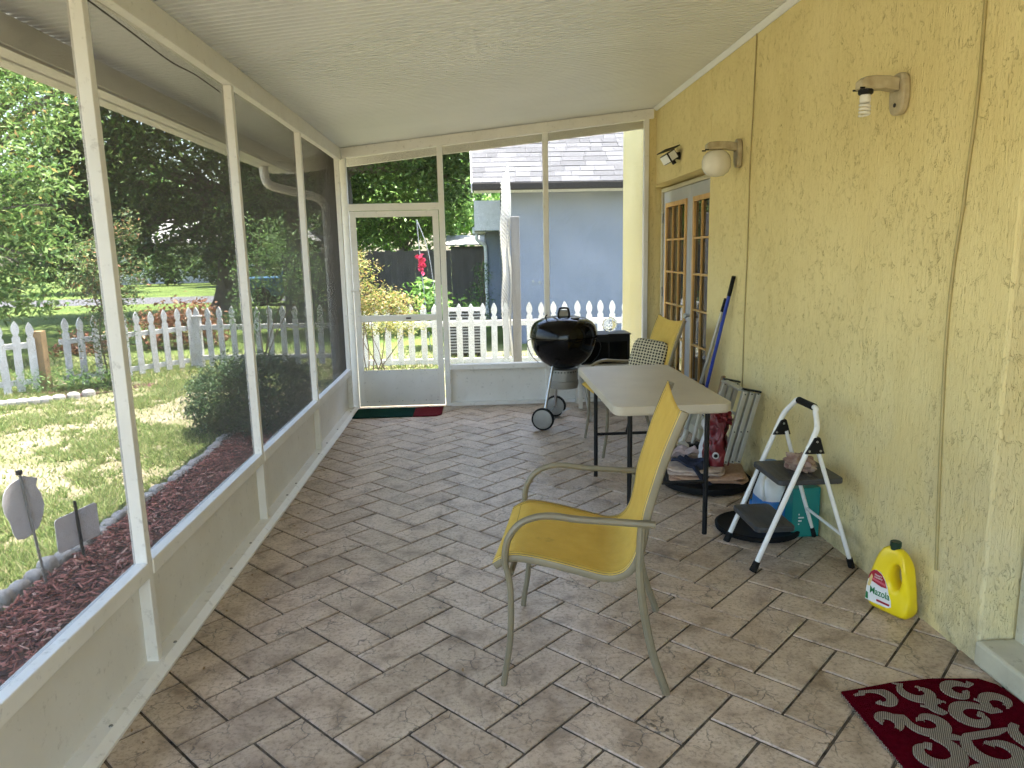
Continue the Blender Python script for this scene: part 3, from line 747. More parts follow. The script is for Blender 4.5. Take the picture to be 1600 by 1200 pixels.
B().tube(smooth_path([(gc.x+.29, 6.42, zr-.02), (gc.x+.318, 6.40, zr-.08), (gc.x+.29, 6.38, zr-.16), (gc.x+.24, 6.37, zr-.22)], 5), .004, 6).build('side_handle', 'dark_metal', gr, smooth=True)
B().box(gc.x+.29, gc.x+.40, 6.46, 6.50, zr-.005, zr+.012).build('tool_bracket', 'black_plastic', gr, bevel=.004)
B().lathe([(.125, .50), (.128, .465), (.128, .462), (.124, .46), (.124, .40), (.132, .396), (.132, .36), (.122, .33), (.0001, .325)], 32, gc).build('ash_catcher', 'ash_alu', gr, smooth=True)
for k in range(9):
    a = R_(215+k*13); B().lathe([(.0001, .001), (.008, 0)], 8, gc+Vector((.1265*math.cos(a), .1265*math.sin(a), .482)), Matrix.Rotation(a, 4, 'Z') @ Matrix.Rotation(R_(90), 4, 'Y')).build('vent_hole', 'black_plastic', gr)
w1 = Vector((.575, 6.27, .10)); w2 = Vector((.73, 6.76, .10)); foot = Vector((1.03, 6.46, .012))
tops = [gc+Vector((-.11, -.09, .535)), gc+Vector((-.04, .13, .535)), gc+Vector((.13, -.02, .535))]
for t_, b_ in zip(tops, (w1, w2, foot)): B().tube([t_, b_], .0125, 10).build('leg', 'steel', gr, smooth=True)
ax = (w2-w1).normalized()
B().tube([w1-ax*.05, w2+ax*.05], .006, 8).build('axle', 'steel', gr, smooth=True)
rot = ax.to_track_quat('Z', 'Y').to_matrix().to_4x4()
for wc in (w1-ax*.035, w2+ax*.02):
    wh = B().lathe([(.0001, -.012), (.085, -.012), (.0985, -.010), (.10, -.004), (.10, .012), (.096, .018), (.0001, .018)], 28, wc, rot).build('wheel', 'black_rubber', gr, smooth=True)
    B().lathe([(.0001, -.017), (.06, -.016), (.084, -.0125)], 28, wc, rot).build('hubcap', 'ash_alu', wh, smooth=True)
for k in range(5):
    s = k/4; B().tube([w1.lerp(foot, .35+.1*s)*(1-s*.3)+w2*(s*.3)+Vector((0, 0, .04)), w2.lerp(foot, .35+.1*s)+Vector((0, 0, .04))], .003, 6).build('rack_wire', 'steel', gr)

# box on stand behind grill
st = thing('side_stand', 'low cream side stand behind the grill under the black box', 'stand', (1.38, 7.22, 0))
B().box(.98, 1.69, 7.06, 7.37, .405, .435).build('stand_top', 'cream_plastic', st, bevel=.004)
for sx in (1.02, 1.65):
    for sy in (7.09, 7.34): B().box(sx-.018, sx+.018, sy-.018, sy+.018, 0, .405).build('leg', 'cream_plastic', st)
bx_ = thing('black_appliance', 'black box shaped appliance on stand behind the grill', 'appliance', (1.28, 7.2, .44))
B().box(1.03, 1.51, 7.08, 7.36, .436, .725).build('casing', 'black_plastic', bx_, bevel=.006)
B().box(1.06, 1.29, 7.074, 7.0795, .46, .66).build('front_panel', 'kettle_black', bx_, bevel=.004)
B().box(1.31, 1.48, 7.074, 7.0795, .46, .66).build('front_panel', 'kettle_black', bx_, bevel=.004)
B().box(1.02, 1.52, 7.07, 7.37, .7255, .738).build('lid', 'black_plastic', bx_, bevel=.004)
gb = B()
def gfn2(u, v):
    a = 2*math.pi*u; r = [.0001, .03, .045, .060, .066, .058, .04, .02, .0001][int(round(v*8))]; d = [-.012, -.012, -.008, .004, .018, .022, .004, -.003, -.004][int(round(v*8))]
    r *= 1+.05*math.cos(12*a)*(r > .04)
    return (1.335+1.12*r*math.cos(a), 7.20+d, .738+1.12*(.0665+r*math.sin(a)))
gb.grid(gfn2, 48, 9, True); ab = gb.build('glass_bowl', 'clear_glass', smooth=True)
tag(ab, 'faceted clear glass bowl standing on edge on the black box', 'bowl')
tag(B().tube(smooth_path([(1.05, 7.06, .442), (1.2, 7.04, .446), (1.38, 7.045, .448), (1.55, 7.10, .442), (1.68, 7.2, .44)], 6), .0055, 6).build('power_cord', 'chair_frame', smooth=True), 'thin beige cord lying along the stand behind grill', 'cord')

# ------------------------------------------------------------------ poles leaning on the wall
bp = thing('mop_pole', 'long blue pole with black grip leaning on yellow wall', 'pole', (1.68, 5.55, 0))
a = Vector((1.665, 5.47, .05)); b = Vector((1.808, 5.075, 1.345)); dr_ = (b-a)
B().tube([a+dr_*.03, a+dr_*.9], .0125, 10).build('shaft', 'blue_pole', bp, smooth=True)
B().tube([a+dr_*.895, a+dr_], .0145, 10).build('grip', 'black_rubber', bp, smooth=True)
B().tube([a+dr_*.0, a+dr_*.2], .0155, 10).build('ferrule', 'cream_plastic', bp, smooth=True)
B().box(1.60, 1.73, 5.42, 5.52, .0, .05).build('mop_head', 'black_plastic', bp, bevel=.012)
wp = thing('broom', 'pale grey pole with black tip leaning beside the blue pole', 'broom', (1.64, 5.6, 0))
a = Vector((1.612, 5.52, .09)); b = Vector((1.806, 5.215, 1.18)); dr_ = (b-a)
B().tube([a, a+dr_*.92], .012, 10).build('shaft', 'aluminium', wp, smooth=True)
B().tube([a+dr_*.915, a+dr_], .0145, 10).build('grip', 'black_rubber', wp, smooth=True)
B().tube(smooth_path([a+dr_*.06, a, a+Vector((-.05, -.03, -.055))], 4), .02, 10).build('socket', 'cream_plastic', wp, smooth=True)
B().box(1.50, 1.62, 5.40, 5.58, .0, .06).build('broom_head', 'cream_plastic', wp, bevel=.015)
wd = tag(B().beam((1.735, 5.38, 0.0), (1.80, 5.20, .62), .03, .02).build('wood_stick', 'post_brown', bevel=.003), 'short brown wooden stick leaning on wall by the blue pole', 'stick')

# folded aluminium ladder
ld = thing('folded_ladder', 'folded grey aluminium ladder leaning against the yellow wall', 'ladder', (1.66, 4.7, .13))
def lp(y, s, d): return (1.615+.15*s-d*.05, y+.02*(1-s), .165+.475*s+d*.012)
for yb_ in (4.535, 4.91):
    for k in range(3):
        y = yb_; o3 = k*.043
        B().beam((1.592+o3, y, .162+o3*.05), (1.712+o3, y, .64-o3*.25), .03, .036, (0, 1, 0)).build('rail', 'aluminium', ld, bevel=.003)
        for s in (.03, .45, .97): B().tube([(1.592+o3+.12*s, y-.02, .162+.47*s), (1.592+o3+.12*s, y-.0155, .162+.47*s)], .005, 6).build('rivet', 'black_plastic', ld)
    B().beam((1.70, yb_, .652), (1.815, yb_, .628), .036, .012, (0, 0, 1)).build('hinge_cap', 'black_plastic', ld, bevel=.002)
B().beam((1.70, 4.555, .642), (1.70, 4.89, .642), .045, .014).build('tread', 'aluminium', ld, bevel=.002)
for s, o3 in ((.3, 0), (.62, .043), (.2, .086)):
    B().tube([(1.592+o3+.12*s, 4.55, .162+.47*s), (1.592+o3+.12*s, 4.895, .162+.47*s)], .009, 8).build('rung', 'aluminium', ld, smooth=True)

# pile: round black tray, folded towels, navy cloth, bag
tr_ = tag(B().lathe([(.0001, .0), (.25, .0), (.285, .012), (.292, .04), (.288, .052), (.27, .055), (.0001, .05)], 40, (1.50, 4.62, 0)).build('round_tray', 'black_rubber', smooth=True), 'round black tray on floor under the folded towels', 'tray')
def folded(name, mat, cx, cy_, w, d, z0, n, label, ang=0):
    o = thing(name, label, 'towel', (cx, cy_, z0))
    rt = Matrix.Translation((cx, cy_, 0)) @ Matrix.Rotation(R_(ang), 4, 'Z')
    for k in range(n):
        zc = z0+.011+k*.0225; ww = w-.006*k; sd_ = random.random()*9
        def fn(u, v):
            a = 2*math.pi*u; e = .3
            c_ = math.copysign(abs(math.cos(a))**e, math.cos(a)); s_ = math.copysign(abs(math.sin(a))**e, math.sin(a))
            q = math.sin(math.pi*v)**.4; wob = 1+.03*math.sin(3*a+sd_)+.02*math.sin(7*a+sd_)
            p = rt @ Vector((ww*c_*q*wob, d*s_*q*wob, zc-.0125*math.copysign(abs(math.cos(math.pi*v))**.5, math.cos(math.pi*v))+.004*math.sin(5*a+sd_)*q))
            return p
        B().grid(fn, 48, 9, True).build('fold', mat, o, smooth=True)
    return o
folded('folded_towel', 'towel_peach', 1.50, 4.63, .25, .20, .055, 2, 'peach folded towel at bottom of the pile on black tray', -12)
folded('folded_towel', 'towel_stripe', 1.42, 4.63, .19, .17, .101, 2, 'pale ribbed towel folded on top of the peach towel', -18)
def drape(name, mat, label, cat, c0, sx, sy, zf, ang):
    rt = Matrix.Translation(c0) @ Matrix.Rotation(R_(ang), 4, 'Z')
    def fn(u, v):
        a = (u-.5)*2*sx; b_ = (v-.5)*2*sy; return rt @ Vector((a, b_, zf(u, v)))
    return tag(B().grid(fn, 26, 16).build(name, mat, smooth=True, solid=.006), label, cat)
drape('navy_cloth', 'navy_cloth', 'navy cloth hanging over the towels beside red bag', 'cloth', (1.40, 4.53, .158), .14, .075, lambda u, v: .012+.012*math.sin(9*u+3*v)+.012*math.sin(14*v)-max(0, u-.62)*.42*.9, -55)
drape('pink_cloth', 'pink_cloth', 'crumpled pale pink cloth behind the navy cloth', 'cloth', (1.37, 4.77, .165), .12, .07, lambda u, v: .02+.016*math.sin(11*u)*math.cos(7*v)+.012*math.sin(17*v+5*u), 20)
bag = thing('pet_food_bag', 'red and white paper bag standing on towels under the table', 'bag', (1.55, 4.62, .148))
def bagfn(side):
    def fn(u, v):
        a = (u-.5)*math.pi
        w = .10*(1-.25*v**2)*(1 if v < .8 else 1-.55*(v-.8)/.2); dpt = .07*(1-.55*v)
        cr = .02*noise.noise(Vector((u*5, v*6, side*3)))+.012*noise.noise(Vector((u*13, v*15, side*3)))+.016*math.sin(v*9+u*4)*v
        x = side*(math.cos(a)*dpt+.01)+cr; y = math.sin(a)*w+.008*noise.noise(Vector((u*3, v*7, 5)))
        z = .148+.335*v+.012*noise.noise(Vector((u*4, v*3, 1)))*v
        r_ = Matrix.Rotation(R_(28), 4, 'Z') @ Vector((x+.035*v*v, y+.02*v, 0))
        return (1.545+r_.x, 4.60+r_.y, z)
    return fn
mb = B(); mb.grid(lambda u, v: bagfn(-1)(u*.62, v), 20, 24).build('red_panel', 'red_bag', bag, smooth=True)
B().grid(lambda u, v: bagfn(-1)(.62+u*.38, v), 10, 24).build('white_panel', 'bag_white', bag, smooth=True)
B().grid(bagfn(1), 16, 24).build('back_panel', 'red_bag', bag, smooth=True)
def crump(u, v):
    a = 2*math.pi*u; th = math.pi*v; r = .045*(1+.6*noise.noise(Vector((math.cos(a)*3, math.sin(a)*3, th*2.5)))+.3*noise.noise(Vector((math.cos(a)*7, math.sin(a)*7, th*6))))
    return (1.60+r*1.2*math.sin(th)*math.cos(a), 4.60+r*1.5*math.sin(th)*math.sin(a), .455+r*math.cos(th))
B().grid(crump, 26, 14, True).build('rolled_top', 'red_bag', bag, smooth=True)
e0 = Vector(bagfn(-1)(.26, .22)); e1 = Vector(bagfn(-1)(.20, .22)); e2 = Vector(bagfn(-1)(.26, .28))
nn = (e1-e0).cross(e2-e0).normalized()
if nn.dot(Vector((0, 0, 1.55))-e0+Vector((0, 0, 0))) < 0 and nn.y > 0: nn = -nn
if nn.dot(Vector(CAM)-e0) < 0: nn = -nn
q = nn.to_track_quat('Z', 'Y').to_matrix().to_4x4()
B().lathe([(.0001, .009), (.021, .008), (.022, .0)], 20, e0+nn*.001, q).build('round_emblem', 'bag_white', bag)
B().lathe([(.0001, .0115), (.012, .011), (.0125, .009)], 16, e0+nn*.001, q).build('emblem_dot', 'black_plastic', bag)

# ------------------------------------------------------------------ step stool and things under it
ss = thing('step_stool', 'white two step folding stool with dark grey treads', 'step stool', (1.55, 3.46, 0))
YL, YR = 3.652, 3.275
def fx(z): return 1.306+.405*z
for y in (YL, YR):
    B().tube([(fx(.03), y, .03), (fx(.60), y, .60)], .0125, 10).build('front_leg', 'stool_white', ss, smooth=True)
    B().tube([(1.785, y+(-.008 if y == YR else .02), .03), (1.60, y+(.012 if y == YR else -.012), .60)], .0105, 10).build('back_leg', 'stool_white', ss, smooth=True)
    B().tube([(fx(-.0), y, 0), (fx(.05), y, .05)], [.0185, .0165], 10).build('foot_cap', 'black_rubber', ss, smooth=True)
    B().tube([(1.793, y+(-.008 if y == YR else .02), 0), (1.778, y+(-.008 if y == YR else .02), .05)], [.016, .0145], 10).build('foot_cap', 'black_rubber', ss, smooth=True)
    s = -1 if y == YR else 1
    bk = B().prism([(-.045, -.035), (.05, -.035), (.025, .045), (-.005, .045)], lambda a, b, d: (1.575+a, y+d, .615+b), -.016, .016).build('bracket', 'black_plastic', ss, bevel=.004)
    for (da, db) in ((-.025, -.02), (.028, -.02), (.01, .025)): B().lathe([(.0001, .003), (.0055, .002), (.006, 0)], 8, (1.575+da, y-.0162, .615+db), Matrix.Rotation(R_(90), 4, 'X')).build('rivet', 'steel', bk)
    B().tube([(1.47, y+s*-.03, .415), (1.40, y+s*-.03, .215)], .004, 6).build('link_rod', 'black_plastic', ss, smooth=True)
hp = smooth_path([(fx(.60), YL, .60), (fx(.66), YL, .66), (fx(.70)+.003, YL-.012, .705), (1.61, YL-.07, .762), (1.618, YL-.10, .780), (1.618, YR+.10, .780), (1.61, YR+.07, .762), (fx(.70)+.003, YR+.012, .705), (fx(.66), YR, .66), (fx(.60), YR, .60)], 5)
B().tube(hp, .0135, 10).build('handle_loop', 'stool_white', ss, smooth=True)
B().tube([(1.618, YL-.105, .7805), (1.618, YR+.105, .7805)], .0175, 12).build('hand_grip', 'black_rubber', ss, smooth=True)
def tread(x0, x1, z, nm):
    tt = B().prism(rr(x0, x1, YR+.017, YL-.017, .025, 4), lambda a, b, d: (a, b, d), z-.028, z).build(nm, 'stool_grey', ss, bevel=.006)
    for k in range(7): B().box(x0+.03+k*.028, x0+.036+k*.028, YR+.05, YL-.05, z+.0002, z+.0022).build('grip_rib', 'stool_grey', tt) if x0+.04+k*.028 < x1-.02 else None
tread(1.425, 1.745, .445, 'top_tread'); tread(1.325, 1.52, .212, 'lower_tread')
B().tube([(1.74, YL+.005, .165), (1.74, YR-.005, .165)], .0075, 8).build('back_brace', 'stool_white', ss, smooth=True)
def ragfn(u, v):
    a = 2*math.pi*u; th = math.pi*v
    r = 1+.45*noise.noise(Vector((math.cos(a)*2.2, math.sin(a)*2.2, th*2)))+.2*noise.noise(Vector((math.cos(a)*5, math.sin(a)*5, th*4)))
    return (1.60+.065*r*math.sin(th)*math.cos(a), 3.47+.10*r*math.sin(th)*math.sin(a), .475+max(-.0275, .042*r*math.cos(th)))
tag(B().grid(ragfn, 40, 20, True).build('rag', 'rag', smooth=True), 'crumpled beige and maroon rag on top step of stool', 'rag')
tag(B().lathe([(.0001, .0), (.20, .0), (.225, .01), (.228, .03), (.215, .036), (.20, .028), (.0001, .028)], 40, (1.53, 3.80, 0)).build('round_tray', 'black_rubber', smooth=True), 'round black tray on floor under the step stool', 'tray')
bj = thing('detergent_bottle', 'white and blue plastic bottle with handle under the stool', 'bottle', (1.62, 3.86, .03))
def bot(u, v, pr):
    a = 2*math.pi*u; i = v*(len(pr)-1); k = min(int(i), len(pr)-2); f_ = i-k
    rx = pr[k][0]*(1-f_)+pr[k+1][0]*f_; ry = pr[k][1]*(1-f_)+pr[k+1][1]*f_; z = pr[k][2]*(1-f_)+pr[k+1][2]*f_; e = .6
    return (1.62+rx*math.copysign(abs(math.cos(a))**e, math.cos(a)), 3.86+ry*math.copysign(abs(math.sin(a))**e, math.sin(a)), z)
pr1 = [(.0001, .0001, .031), (.07, .10, .031), (.078, .11, .045), (.078, .11, .14), (.075, .106, .17)]
pr2 = [(.075, .106, .1701), (.075, .104, .20), (.065, .09, .25), (.05, .065, .29), (.035, .04, .315), (.03, .03, .33)]
B().grid(lambda u, v: bot(u, v, pr1), 32, 20, True).build('lower_body', 'blue_plastic', bj, smooth=True)
B().grid(lambda u, v: bot(u, v, pr2), 32, 20, True).build('upper_body', 'white_plastic', bj, smooth=True)
B().lathe([(.036, .328), (.036, .37), (.03, .376), (.0001, .376)], 20, (1.62, 3.86, 0)).build('cap', 'blue_plastic', bj, smooth=True)
B().tube(smooth_path([(1.56, 3.80, .30), (1.535, 3.765, .28), (1.535, 3.755, .22), (1.555, 3.78, .18)], 5), .013, 8).build('handle', 'white_plastic', bj, smooth=True)
tl = thing('teal_carton', 'teal carton standing on floor behind the stool', 'carton', (1.73, 3.70, 0))
B().box(1.665, 1.815, 3.665, 3.76, 0, .275).build('carton_body', 'teal_box', tl, bevel=.003)
for k in range(4): B().box(1.700, 1.706+.012*(k % 3), 3.6635, 3.6648, .07+k*.018, .078+k*.018).build('print_mark', 'white_plastic', tl)
pl_ = tag(B().prism([(1.60, 3.80), (1.70, 3.82), (1.69, 4.02), (1.59, 4.0)], lambda a, b, d: (a, b, d), .0, .06).build('blue_box', 'blue_plastic', bevel=.01), 'blue flat box on floor behind the white bottle', 'box')
pl_.location.x = .02; pl_.location.y = .14

# ------------------------------------------------------------------ oil jug
jg = thing('oil_jug', 'yellow cooking oil jug with green cap against the wall', 'jug', (1.775, 2.845, 0))
JC = (1.738, 2.83); jrot = Matrix.Translation((JC[0], JC[1], 0)) @ Matrix.Rotation(R_(24), 4, 'Z') @ Matrix.Scale(.94, 4)
# local: s along +y->right (camera sees broad face toward -x); s>0 = towards -y (right in view)
outline = []
half = [(0.0, 0.0), (.06, .0), (.092, .006), (.103, .03), (.104, .07), (.102, .11), (.096, .15), (.088, .19), (.078, .23), (.066, .265), (.05, .292), (.03, .306), (.0, .308)]
import bisect
outl = [(a-.0, b) for a, b in half]+[(-a, b) for a, b in half[::-1][1:-1]]
hole_c = (.036, .185)
def ray_outline(ang):
    dx, dz = math.cos(ang), math.sin(ang); best = None
    for i in range(len(outl)):
        (ax_, az), (bx2, bz) = outl[i], outl[(i+1) % len(outl)]
        ex, ez = bx2-ax_, bz-az; den = dx*ez-dz*ex
        if abs(den) < 1e-9: continue
        t_ = ((ax_-hole_c[0])*ez-(az-hole_c[1])*ex)/den; u_ = ((ax_-hole_c[0])*dz-(az-hole_c[1])*dx)/den
        if t_ > 0 and -1e-6 <= u_ <= 1+1e-6 and (best is None or t_ < best): best = t_
    return best
NA = 64; SECN = 20
def jugfn(u, v):
    ang = 2*math.pi*u; ro = ray_outline(ang)
    rx, rz = .026, .056; sh = -.008*math.sin(ang)
    rh = 1/math.sqrt((math.cos(ang)/rx)**2+(math.sin(ang)/rz)**2)
    ph = 2*math.pi*v
    cc = math.cos(ph); uu = .5-.5*math.copysign(abs(cc)**.42, cc)
    r_ = rh+(ro-rh)*uu
    s_ = hole_c[0]+r_*math.cos(ang); z_ = hole_c[1]+r_*math.sin(ang)
    T = .050*(1-.62*max(0, (z_-.15)/.16)**1.2)
    T = min(T, .050-.018*max(0, min(1, (s_-.03)/.06))*(1 if z_ > .09 else max(0, (z_-.03)/.06)))
    sn = math.sin(ph); hh = T*math.copysign(abs(sn)**.5, sn)
    return jrot @ Vector((-hh, -s_, z_+.001))
B().grid(jugfn, NA, SECN, True).build('bottle', 'jug_yellow', jg, smooth=True)
jb = jg.children[0]
# close the section loop
me = jb.data; bm = bmesh.new(); bm.from_mesh(me); bmesh.ops.remove_doubles(bm, verts=bm.verts, dist=1e-5); bmesh.ops.recalc_face_normals(bm, faces=bm.faces); bm.to_mesh(me); bm.free(); me.shade_smooth()
B().lathe([(.021, .300), (.021, .314), (.024, .315), (.024, .334), (.021, .337), (.0001, .337)], 24, (0, 0, 0), jrot).build('cap', 'cap_green', jg, smooth=True)
# label on broad face (-x side), local (s, z)
def lab(poly, mat, nm, d0, d1): B().prism(poly, lambda a, b, d: jrot @ Vector((-.0503-d, -a, b)), d0, d1).build(nm, mat, jg)
shape = [(-.098, .035), (-.06, .032), (.015, .035), (.033, .045), (.030, .075), (.016, .105), (.004, .14), (-.008, .165), (-.03, .188), (-.055, .192), (-.075, .178), (-.086, .15), (-.094, .10)]
lab(shape, 'label_white', 'label', -.004, .0006)
lab([(-.088, .138), (-.02, .122), (.007, .125), (-.004, .158), (-.02, .18), (-.045, .192), (-.062, .189), (-.077, .174), (-.085, .152)], 'label_red', 'label_top', .0008, .0012)
lab([(-.07, .142), (.0, .132), (.002, .142), (-.066, .152)], 'label_pink', 'label_band', .0014, .0017)
lab([(-.090, .105), (-.076, .105), (-.064, .155), (-.071, .168), (-.083, .14)], 'label_corn', 'corn_picture', .0014, .0017)
lab([(-.096, .04), (-.082, .04), (-.084, .07), (-.094, .075)], 'label_green', 'leaf_picture', .0014, .0017)
lab([(-.04, .046), (.024, .046), (.026, .056), (-.04, .056)], 'label_red', 'label_strip', .0008, .0012)
bas = jrot @ Matrix(((0, 0, -1, -.0526), (-1, 0, 0, .026), (0, 1, 0, .075), (0, 0, 0, 1)))
text_mesh('brand_lettering', 'Mazola', .047, 'label_green', jg, bas, .0004, .76, .0004)
bas2 = jrot @ Matrix(((0, 0, -1, -.0520), (-1, 0, 0, .038), (0, 1, 0, .165), (0, 0, 0, 1)))
text_mesh('slogan_lettering', 'Heart', .015, 'label_white', jg, bas2, .0003)
bas3 = jrot @ Matrix(((0, 0, -1, -.0520), (-1, 0, 0, .036), (0, 1, 0, .154), (0, 0, 0, 1)))
text_mesh('slogan_lettering', 'Healthy', .013, 'label_white', jg, bas3, .0003)

# ------------------------------------------------------------------ bits of litter on the tiles
lt = B()
for k in range(46):
    if k < 26: x, y = random.uniform(-1.19, -.95), random.uniform(2.2, 7.2)
    elif k < 36: x, y = random.uniform(1.35, 1.81), random.uniform(2.5, 5.4)
    else: x, y = random.uniform(-1.0, 1.3), random.uniform(2.0, 6.5)
    L = random.uniform(.004, .012); a = random.uniform(0, 6.3)
    lt.prism([(-L, -L*.25), (L*.6, -L*.35), (L, .1*L), (.2*L, .4*L), (-.7*L, .3*L)], lambda p, q, d: (x+p*math.cos(a)-q*math.sin(a), y+p*math.sin(a)+q*math.cos(a), d), .0012, .0028)
tag(lt.build('floor_litter', 'post_brown'), 'tiny leaf bits and grit scattered over the floor tiles', 'litter', kind='stuff')

# ------------------------------------------------------------------ mats
mt_ = thing('doormat', 'thin doormat half green half red at the screen door', 'mat', (-.78, 7.15, 0))
B().box(-1.215, -.628, 6.94, 7.345, .002, .012).build('green_half', 'mat_green', mt_, bevel=.003)
B().add([(x, y, z) for z in (.002, .012) for (x, y) in ((-.627, 6.94), (-.40, 6.94), (-.35, 7.0), (-.345, 7.36), (-.627, 7.345))], [(0, 1, 2, 3, 4), (5, 6, 7, 8, 9)]+[(i, (i+1) % 5, 5+(i+1) % 5, 5+i) for i in range(5)]).build('red_half', 'mat_red', mt_, bevel=.003)
B().box(-1.15, -.95, 7.347, 7.37, .001, .006).build('paper_scrap', 'label_white', mt_)
rg = thing('scroll_rug', 'dark red rug with beige scroll pattern in the corner', 'rug', (1.52, 1.8, 0))
RX0, RX1, RY0, RY1 = 1.238, 1.812, 1.30, 2.30
B().prism([(1.238, 1.30), (1.812, 1.30), (1.812, 2.20), (1.80, 2.27), (1.76, 2.31), (1.60, 2.325), (1.45, 2.315), (1.30, 2.285), (1.238, 2.275)], lambda a, b, d: (a, b, d), .002, .011).build('pile', 'rug_red', rg, bevel=.003)
SCR = [0]
def scroll(cx, cy_, r0, turns, a0, w, hand=1, tail=None):
    P = []; SCR[0] += 1
    n = 26
    for i in range(n+1):
        t_ = i/n; a = a0+hand*turns*2*math.pi*t_; r = r0*(1-.68*t_)
        P.append((cx+r*math.cos(a), cy_+r*math.sin(a), w*(.35+.9*math.sin(math.pi*min(1, t_*1.05+.08))**.8+(.35 if t_ > .9 else 0))))
    if tail:
        P = [(*tail, w*.2), ((tail[0]+P[0][0])/2+w*.6, (tail[1]+P[0][1])/2, w*.6)]+P
    m = B(); V = []
    for i, (x, y, ww) in enumerate(P):
        a = P[max(i-1, 0)]; b = P[min(i+1, len(P)-1)]; dx, dy = b[0]-a[0], b[1]-a[1]; L = math.hypot(dx, dy)+1e-6; nx, ny = -dy/L*ww/2, dx/L*ww/2
        def cl_(q): return (min(RX1-.006, max(RX0+.005, q[0])), min(2.305 if 1.42 < q[0] < 1.72 else 2.268, max(RY0+.005, q[1])))
        l = cl_((x+nx, y+ny)); r = cl_((x-nx, y-ny))
        zq = .0145+.00006*i+SCR[0]*.0002; V += [(l[0], l[1], .0105), (l[0], l[1], zq), (r[0], r[1], zq), (r[0], r[1], .0105)]
    Fs = []
    for i in range(len(P)-1):
        for k in range(3): Fs.append((4*i+k, 4*i+k+1, 4*i+4+k+1, 4*i+4+k))
    m.add(V, Fs); m.build('scroll', 'rug_beige', rg, fix=False)
for (cx, cy_, r0, tu, a0, w, hd, tl_) in ((1.345, 2.215, .062, .75, 2.3, .030, -1, (1.27, 2.245)), (1.50, 2.245, .06, .8, 2.6, .032, 1, (1.44, 2.31)), (1.64, 2.235, .055, .9, .6, .03, 1, (1.70, 2.29)),
    (1.43, 2.08, .066, 1.0, 2.8, .034, 1, (1.33, 2.13)), (1.60, 2.10, .070, 1.05, .3, .034, 1, (1.70, 2.13)), (1.53, 2.165, .045, .6, 4.4, .03, -1, (1.46, 2.17)), (1.73, 2.16, .055, .8, 3.6, .03, -1, (1.66, 2.19)),
    (1.30, 2.10, .045, .8, 5.0, .028, 1, None), (1.36, 1.94, .085, 1.0, 1.2, .04, -1, (1.50, 1.99)), (1.56, 1.93, .09, 1.0, 2.2, .042, 1, (1.66, 2.03)), (1.73, 1.98, .075, 1.0, 2.0, .036, 1, None), (1.46, 1.79, .08, 1.0, 0, .04, 1, None),
    (1.66, 1.77, .08, 1.0, 3, .04, -1, None), (1.33, 1.76, .06, 1, 2, .03, 1, None), (1.50, 1.58, .09, 1, 1, .04, -1, None), (1.70, 1.55, .07, 1, 4, .035, 1, None), (1.33, 1.5, .07, 1, 4, .035, 1, None)):
    scroll(cx, cy_, r0, tu, a0, w, hd, tl_)
fr = B()
for (xa, ya, xb, yb_, n) in ((1.24, 2.277, 1.60, 2.327, 60), (1.60, 2.327, 1.78, 2.305, 34), (1.236, 1.35, 1.236, 2.27, 120)):
    for k in range(n):
        t_ = (k+random.random()*.6)/n; x = xa+(xb-xa)*t_; y = ya+(yb_-ya)*t_; L = random.uniform(.004, .013); a = random.uniform(-.7, .7)
        dx, dy = (math.sin(a)*L, math.cos(a)*L) if xa != xb else (-math.cos(a)*L, math.sin(a)*L)
        fr.tube([(x-dx*.3, y-dy*.3, .007), (x+dx, y+dy, .003)], .0013, 4)
fr.build('fringe', 'rug_beige', rg)

# ------------------------------------------------------------------ yard: mulch bed, edging, signs, grass
tag(B().grid(lambda u, v: (-2.36+1.03*u+.015*math.sin(v*30), -1+8.6*v, GZ+.012+.02*math.sin(u*math.pi)), 12, 60).build('mulch_soil', 'mulch_bed', fix=False), kind='structure')
nC = 11000
cx = RNG.uniform(-2.34, -1.345, nC); cyy = RNG.uniform(1.6, 7.5, nC); cz = GZ+.022+.02*np.sin((cx+2.36)/1.03*np.pi)+RNG.uniform(0, .018, nC)
Ls = RNG.uniform(.012, .042, nC); Ws = RNG.uniform(.003, .009, nC); az = RNG.uniform(0, np.pi, nC); ti = RNG.normal(0, .28, nC)
dx = np.stack([np.cos(az)*np.cos(ti), np.sin(az)*np.cos(ti), np.sin(ti)], 1); rl = RNG.normal(0, .5, nC)
sdv = np.stack([-np.sin(az), np.cos(az), np.zeros(nC)], 1); upv = np.cross(dx, sdv); sdr = sdv*np.cos(rl)[:, None]+upv*np.sin(rl)[:, None]; nv_ = np.cross(dx, sdr)
C0 = np.stack([cx, cyy, cz], 1); th = RNG.uniform(.001, .003, nC)
V = []
for (a, b, c_) in ((-1, -1, -1), (1, -.6, -1), (1, .6, -1), (-1, 1, -1), (-1, -1, 1), (1, -.6, 1), (1, .6, 1), (-1, 1, 1)):
    V.append(C0+dx*(Ls*a)[:, None]+sdr*(Ws*b)[:, None]+nv_*(th*c_)[:, None])
V = np.stack(V, 1).reshape(-1, 3)
Fq = np.array([(4, 5, 6, 7), (0, 1, 5, 4), (1, 2, 6, 5), (2, 3, 7, 6), (3, 0, 4, 7)])
Fq = (Fq[None]+8*np.arange(nC)[:, None, None]).reshape(-1, 4)
tag(npmesh('mulch', V, Fq, 'mulch_chip'), 'red wood mulch filling the bed along the screen wall', 'mulch', kind='stuff')

